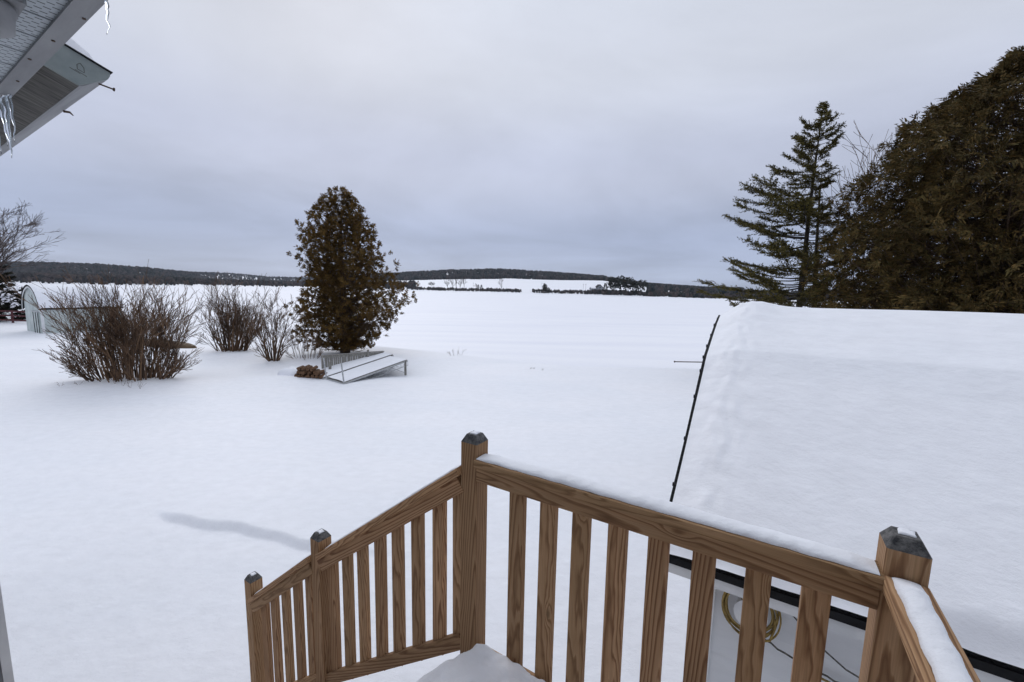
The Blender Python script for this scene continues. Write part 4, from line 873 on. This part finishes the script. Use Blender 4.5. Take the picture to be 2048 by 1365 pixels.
# firewood
q = random.Random(17); g0 = base_pt(613, 756)
nlog = 0
for row, nrow in ((0, 7), (1, 6), (2, 4)):
    for i in range(nrow):
        b = MB(); r_ = q.uniform(.07, .105); l = q.uniform(.38, .55); k_ = 7; ring = [(r_ * q.uniform(.75, 1.1) * math.cos(2 * math.pi * j / k_), r_ * q.uniform(.75, 1.1) * math.sin(2 * math.pi * j / k_)) for j in range(k_)]
        b.add([(x, -l / 2, z) for x, z in ring] + [(x, l / 2, z) for x, z in ring], [tuple(range(k_)), tuple(range(2 * k_ - 1, k_ - 1, -1))] + [(i2, k_ + i2, k_ + (i2 + 1) % k_, (i2 + 1) % k_) for i2 in range(k_)])
        o = b.build('firewood_log', M['log'], None, loc=g0 + Vector((-.50 + i * .185 + row * .09 + q.uniform(-.02, .02), .2 + q.uniform(-.06, .06), .05 + row * .16)), rot=(R(q.uniform(-5, 5)), R(q.uniform(0, 90)), R(q.uniform(-16, 16))))
        tag(o, 'split brown firewood log in the small heap beside the slatted panel', 'log', 'firewood logs heaped in the snow')
hs = snow_blob('log_snow', [(-.95, -.35), (.1, -.3), (.35, .5), (-.8, .6)], -.06, .34, M['snow'], 3); hs.location = g0 + Vector((-.45, .55, .0)); tag(hs, 'cap of snow heaped over the back of the firewood logs', 'snow', kind='stuff')

# ------------------------------------------------------------------ far shore
def far_ground(px, dist): t = px2t(px); x = t * dist; return Vector((x, dist, gz(x, dist)))
def wood(name, label, spots, m, seed):
    """far-off wood: many small crowns, conifers and bare crowns"""
    q = random.Random(seed); b = MB()
    for (x, y, z, h, con) in spots:
        w = h * (q.uniform(.2, .3) if con else q.uniform(.3, .45)); n_ = 6; a0 = q.random() * 6
        rings = ((.0, .75), (.35, 1.0), (.42, .62), (.7, .5), (.74, .3), (1.0, .0)) if con else ((.0, .25), (.3, .8), (.6, 1.0), (.85, .66), (1.0, .0))
        vs = []
        for f, k in rings[:-1]:
            for j in range(n_): a = a0 + j * 2 * math.pi / n_; k2 = k * q.uniform(.7, 1.25); vs.append((x + w * k2 * math.cos(a), y + w * k2 * math.sin(a), z - .5 + h * (f + q.uniform(-.04, .04))))
        vs.append((x, y, z + h)); r_ = len(rings) - 1
        b.add(vs, [(l * n_ + j, l * n_ + (j + 1) % n_, (l + 1) * n_ + (j + 1) % n_, (l + 1) * n_ + j) for l in range(r_ - 1) for j in range(n_)] + [((r_ - 1) * n_ + j, (r_ - 1) * n_ + (j + 1) % n_, r_ * n_) for j in range(n_)])
    return tag(b.build(name, m), label, 'wood', kind='stuff')
q = random.Random(77); sp1 = []; sp2 = []; sp3 = []
def fdist(px): return float(np.interp(px2t(px), FT, FD))
for _ in range(15500):                                      # left: wood from the shore up to the skyline
    px = q.uniform(-260, 830); t = px2t(px); fd = fdist(px); sd = float(np.interp(t, SKP, SKD)); k = q.random() ** .95; y = fd + 6 + (sd * 1.02 - fd) * k
    if 322 < px < 380 and .30 < k < .62: continue
    if px > 700 and .12 < k < .45: continue
    x = t * y; con = q.random() < (.15 if k < .08 else .5); h = q.uniform(8, 14) * (1 if k > .04 else .62); (sp2 if k < .12 else sp1).append((x, y, gz(x, y), h, con))
wood('distant_wood', 'dark mixed wood covering the low hill across the lake behind the shed', sp1, M['wood_far'], 1)
wood('distant_wood', 'brown bare wood lining the far lake shore behind the bushes', sp2, M['wood_brown'], 2)
sp1 = []
for _ in range(6200):                                      # centre hill
    px = q.uniform(780, 1480); t = px2t(px); fd = fdist(px); sd = float(np.interp(t, SKP, SKD)); md = fd + .5 * (sd - fd); y = md + (sd * 1.03 - md) * q.random() ** 1.1
    if 1005 < px < 1062 and y < md + 55: continue
    x = t * y; sp1.append((x, y, gz(x, y), q.uniform(8, 13), q.random() < .62))
for px in np.linspace(940, 1000, 60):
    t = px2t(px); fd = fdist(px); y = fd + .46 * (1700 - fd) + q.uniform(-15, 25); x = t * y; sp1.append((x, y, gz(x, y), q.uniform(8, 12), q.random() < .5))
wood('distant_wood', 'dark wooded hilltop above the snowy fields across the lake', sp1, M['wood_far'], 3)
sp3 = []
for _ in range(3000):                                      # scrub line on the shore
    px = q.uniform(820, 1960); fd = fdist(px); 
    if px < 1200 and q.random() < .12: continue
    if 1040 < px < 1062: continue
    y = fd + q.uniform(8, 30); x = px2t(px) * y; sp3.append((x, y, gz(x, y) - .3, q.uniform(1.8, 4.6) * (1.35 if px > 1180 else 1), False))
wood('shore_scrub', 'low brown scrub along the far edge of the lake below the fields', sp3, M['wood_brown'], 4)
sp3 = []
for _ in range(650):
    px = 1290 + 700 * q.random() ** 1.2; fd = fdist(px); y = fd + q.uniform(14, 260); x = px2t(px) * y; sp3.append((x, y, gz(x, y), q.uniform(5, 11), q.random() < .45))
wood('distant_wood', 'scattered mixed wood on the far shore behind the spruce boughs', sp3, M['wood_far'], 5)
# single trees and the house on the far shore
def far_conifer(px, d, h, seed, label, wf=.26):
    q = random.Random(seed); p = far_ground(px, fdist(px) + d); t = thing('far_tree', label, 'tree', p); b = MB(); b.tube([(0, 0, -1), (0, 0, h * .9)], [h * .025, .03], 5); b.build('trunk', M['bark_dark'], t)
    b = MB()
    for i in range(230):
        k = q.random() ** .8; a = q.uniform(0, 6.28); r_ = h * wf * (1 - k) * q.uniform(.3, 1.1) + .1; c = Vector((r_ * math.cos(a), r_ * math.sin(a), h * (.08 + .92 * k)))
        b.kite(c, Vector((math.cos(a), math.sin(a), -.2)).normalized(), rvec(q), h * .13, h * .04)
    b.build('crown', M['spruce_left'], t)
def far_round(px, d, h, seed, label, wk=.42):
    q = random.Random(seed); p = far_ground(px, fdist(px) + d); t = thing('far_tree', label, 'tree', p); b = MB(); b.tube([(0, 0, -1), (0, 0, h * .8)], [h * .03, .05], 5); b.build('trunk', M['bark_dark'], t)
    b = MB()
    for i in range(320):
        d_ = rvec(q); r_ = q.uniform(.5, 1.0); c = Vector((d_.x * h * wk * r_, d_.y * h * wk * r_, h * .62 + d_.z * h * .38 * r_)); b.kite(c, rvec(q), rvec(q), h * .12, h * .045)
    b.build('crown', M['spruce_left'], t)
def far_bare(px, d, h, seed, label, sp=.35): 
    p = far_ground(px, fdist(px) + d); bare_tree('far_tree', label, p, h, seed, r0=h * .02, m='twig_far', lv=2, spread=sp, kids=(3, 4), tip=.07, nl=8, fork=.12)
for i, px in enumerate((893, 903, 911, 919, 927)): far_bare(px, 20 + 6 * i, 22 + (i % 3) * 2, 200 + i, 'tall bare poplar in the row on the far shore right of the cedar'); 
for o in [o for o in bpy.data.objects if o.get('label', '').startswith('tall bare poplar')]: o['group'] = 'poplars on the far shore'
far_bare(1001, 18, 22, 210, 'bare twin stemmed tree alone on the far shore below the field', .3)
far_bare(951, 20, 11, 211, 'small bare tree beside two dark evergreens on the far shore'); far_conifer(955, 26, 9, 212, 'small dark evergreen beside a bare tree on the far shore'); far_conifer(961, 16, 10, 213, 'dark evergreen at the end of the poplar row across the lake')
far_round(1087, 14, 14, 214, 'pointed dark evergreen pair standing by the far shore track', .3); far_round(1093, 15, 8, 215, 'rounded low evergreen beside the pointed pair by the far shore track', .55)
far_round(862, 90, 9, 216, 'low dark evergreen clump in the field beside the cedar', .8)
far_round(1222, 20, 23, 217, 'broad dark pine next to the grey house across the lake', .38); far_round(1238, 24, 25, 218, 'tall broad pine in the middle of the far shore pines', .42); far_round(1252, 20, 24, 219, 'broad dark pine at the far end of the shore pines', .4)
far_conifer(1207, 16, 15, 220, 'narrow spruce close beside the grey house across the lake'); far_conifer(1264, 16, 17, 221, 'narrow spruce just past the broad shore pines'); far_round(1277, 22, 20, 222, 'dark round tree past the narrow spruce on the far shore', .5)
hp = far_ground(1188, fdist(1188) + 28); hs_ = thing('lake_house', 'small grey gabled house on the far shore beside the pines', 'house', hp, R(8)); hs_.scale = (1.35, 1.35, 1.35)
b = MB(); b.box(-5, 1, 0, 7, -1, 4.2); b.build('wall', M['house_far'], hs_)
b = MB(); b.prism([(-.4, 4.1), (3.5, 5.6), (7.4, 4.1), (7.4, 4.35), (3.5, 5.9), (-.4, 4.35)], -5.3, 1.2); b.build('roof', M['snow'], hs_)
b = MB(); b.add([(1, -1, -1), (8, -1, -1), (8, -1, 5), (4.5, -1, 8.2), (1, -1, 5), (1, 7, -1), (8, 7, -1), (8, 7, 5), (4.5, 7, 8.2), (1, 7, 5)], [(0, 1, 2, 3, 4), (9, 8, 7, 6, 5), (1, 6, 7, 2), (0, 4, 9, 5)]); b.build('gable_wall', M['house_far'], hs_)
b = MB(); b.add([(.4, -1.5, 4.6), (4.5, -1.5, 8.4), (8.6, -1.5, 4.6), (.4, 7.5, 4.6), (4.5, 7.5, 8.4), (8.6, 7.5, 4.6)] + [(.4, -1.5, 5.0), (4.5, -1.5, 8.9), (8.6, -1.5, 5.0), (.4, 7.5, 5.0), (4.5, 7.5, 8.9), (8.6, 7.5, 5.0)], [(6, 7, 10, 9), (7, 8, 11, 10), (0, 3, 4, 1), (1, 4, 5, 2), (0, 1, 7, 6), (1, 2, 8, 7), (0, 6, 9, 3), (2, 5, 11, 8)]); b.build('roof', M['shingle'], hs_)
for (x, z, w, h) in ((2.2, 1.2, 1.2, 1.6), (5.4, 1.2, 1.4, 1.6), (3.8, 4.6, 1.4, 1.5), (-4, 1.4, 1.2, 1.5), (-2, 1.4, 1.2, 1.5)):
    y_ = -1.06 if x > 1 else -.06; b = MB(); b.box(x, x + w, y_, y_ + .05, z, z + h); b.build('window', M['glass'], hs_)
for i, (px, hp_) in enumerate(((945, 12), (1081, 13), (1163, 12), (1168, 12))):
    p = far_ground(px, fdist(px) + 34); b = MB(); b.tube([(0, 0, -1), (0, 0, hp_)], [.16, .12], 5); t = thing('utility_pole', 'thin dark utility pole on the far shore', 'pole', p, 0, 'utility poles across the lake'); b.build('pole', M['bark_dark'], t); b = MB(); b.box(-1.1, 1.1, -.08, .08, hp_ - 1.0, hp_ - .8); b.build('crossarm', M['bark_dark'], t)

# ------------------------------------------------------------------ haze
b = MB(); b.box(-9500, 9500, -9500, 9500, -220, 130); hz = b.build('haze', [])
hm = bpy.data.materials.new('haze_air'); hm.use_nodes = True; t = hm.node_tree; t.nodes.clear()
o_ = t.nodes.new('ShaderNodeOutputMaterial'); v_ = t.nodes.new('ShaderNodeVolumePrincipled'); v_.inputs['Color'].default_value = (.82, .88, 1, 1); v_.inputs['Density'].default_value = .00006
t.links.new(v_.outputs[0], o_.inputs['Volume']); hz.data.materials.append(hm); tag(hz, 'thin cold air haze over the lake and far hills', 'haze', kind='stuff')
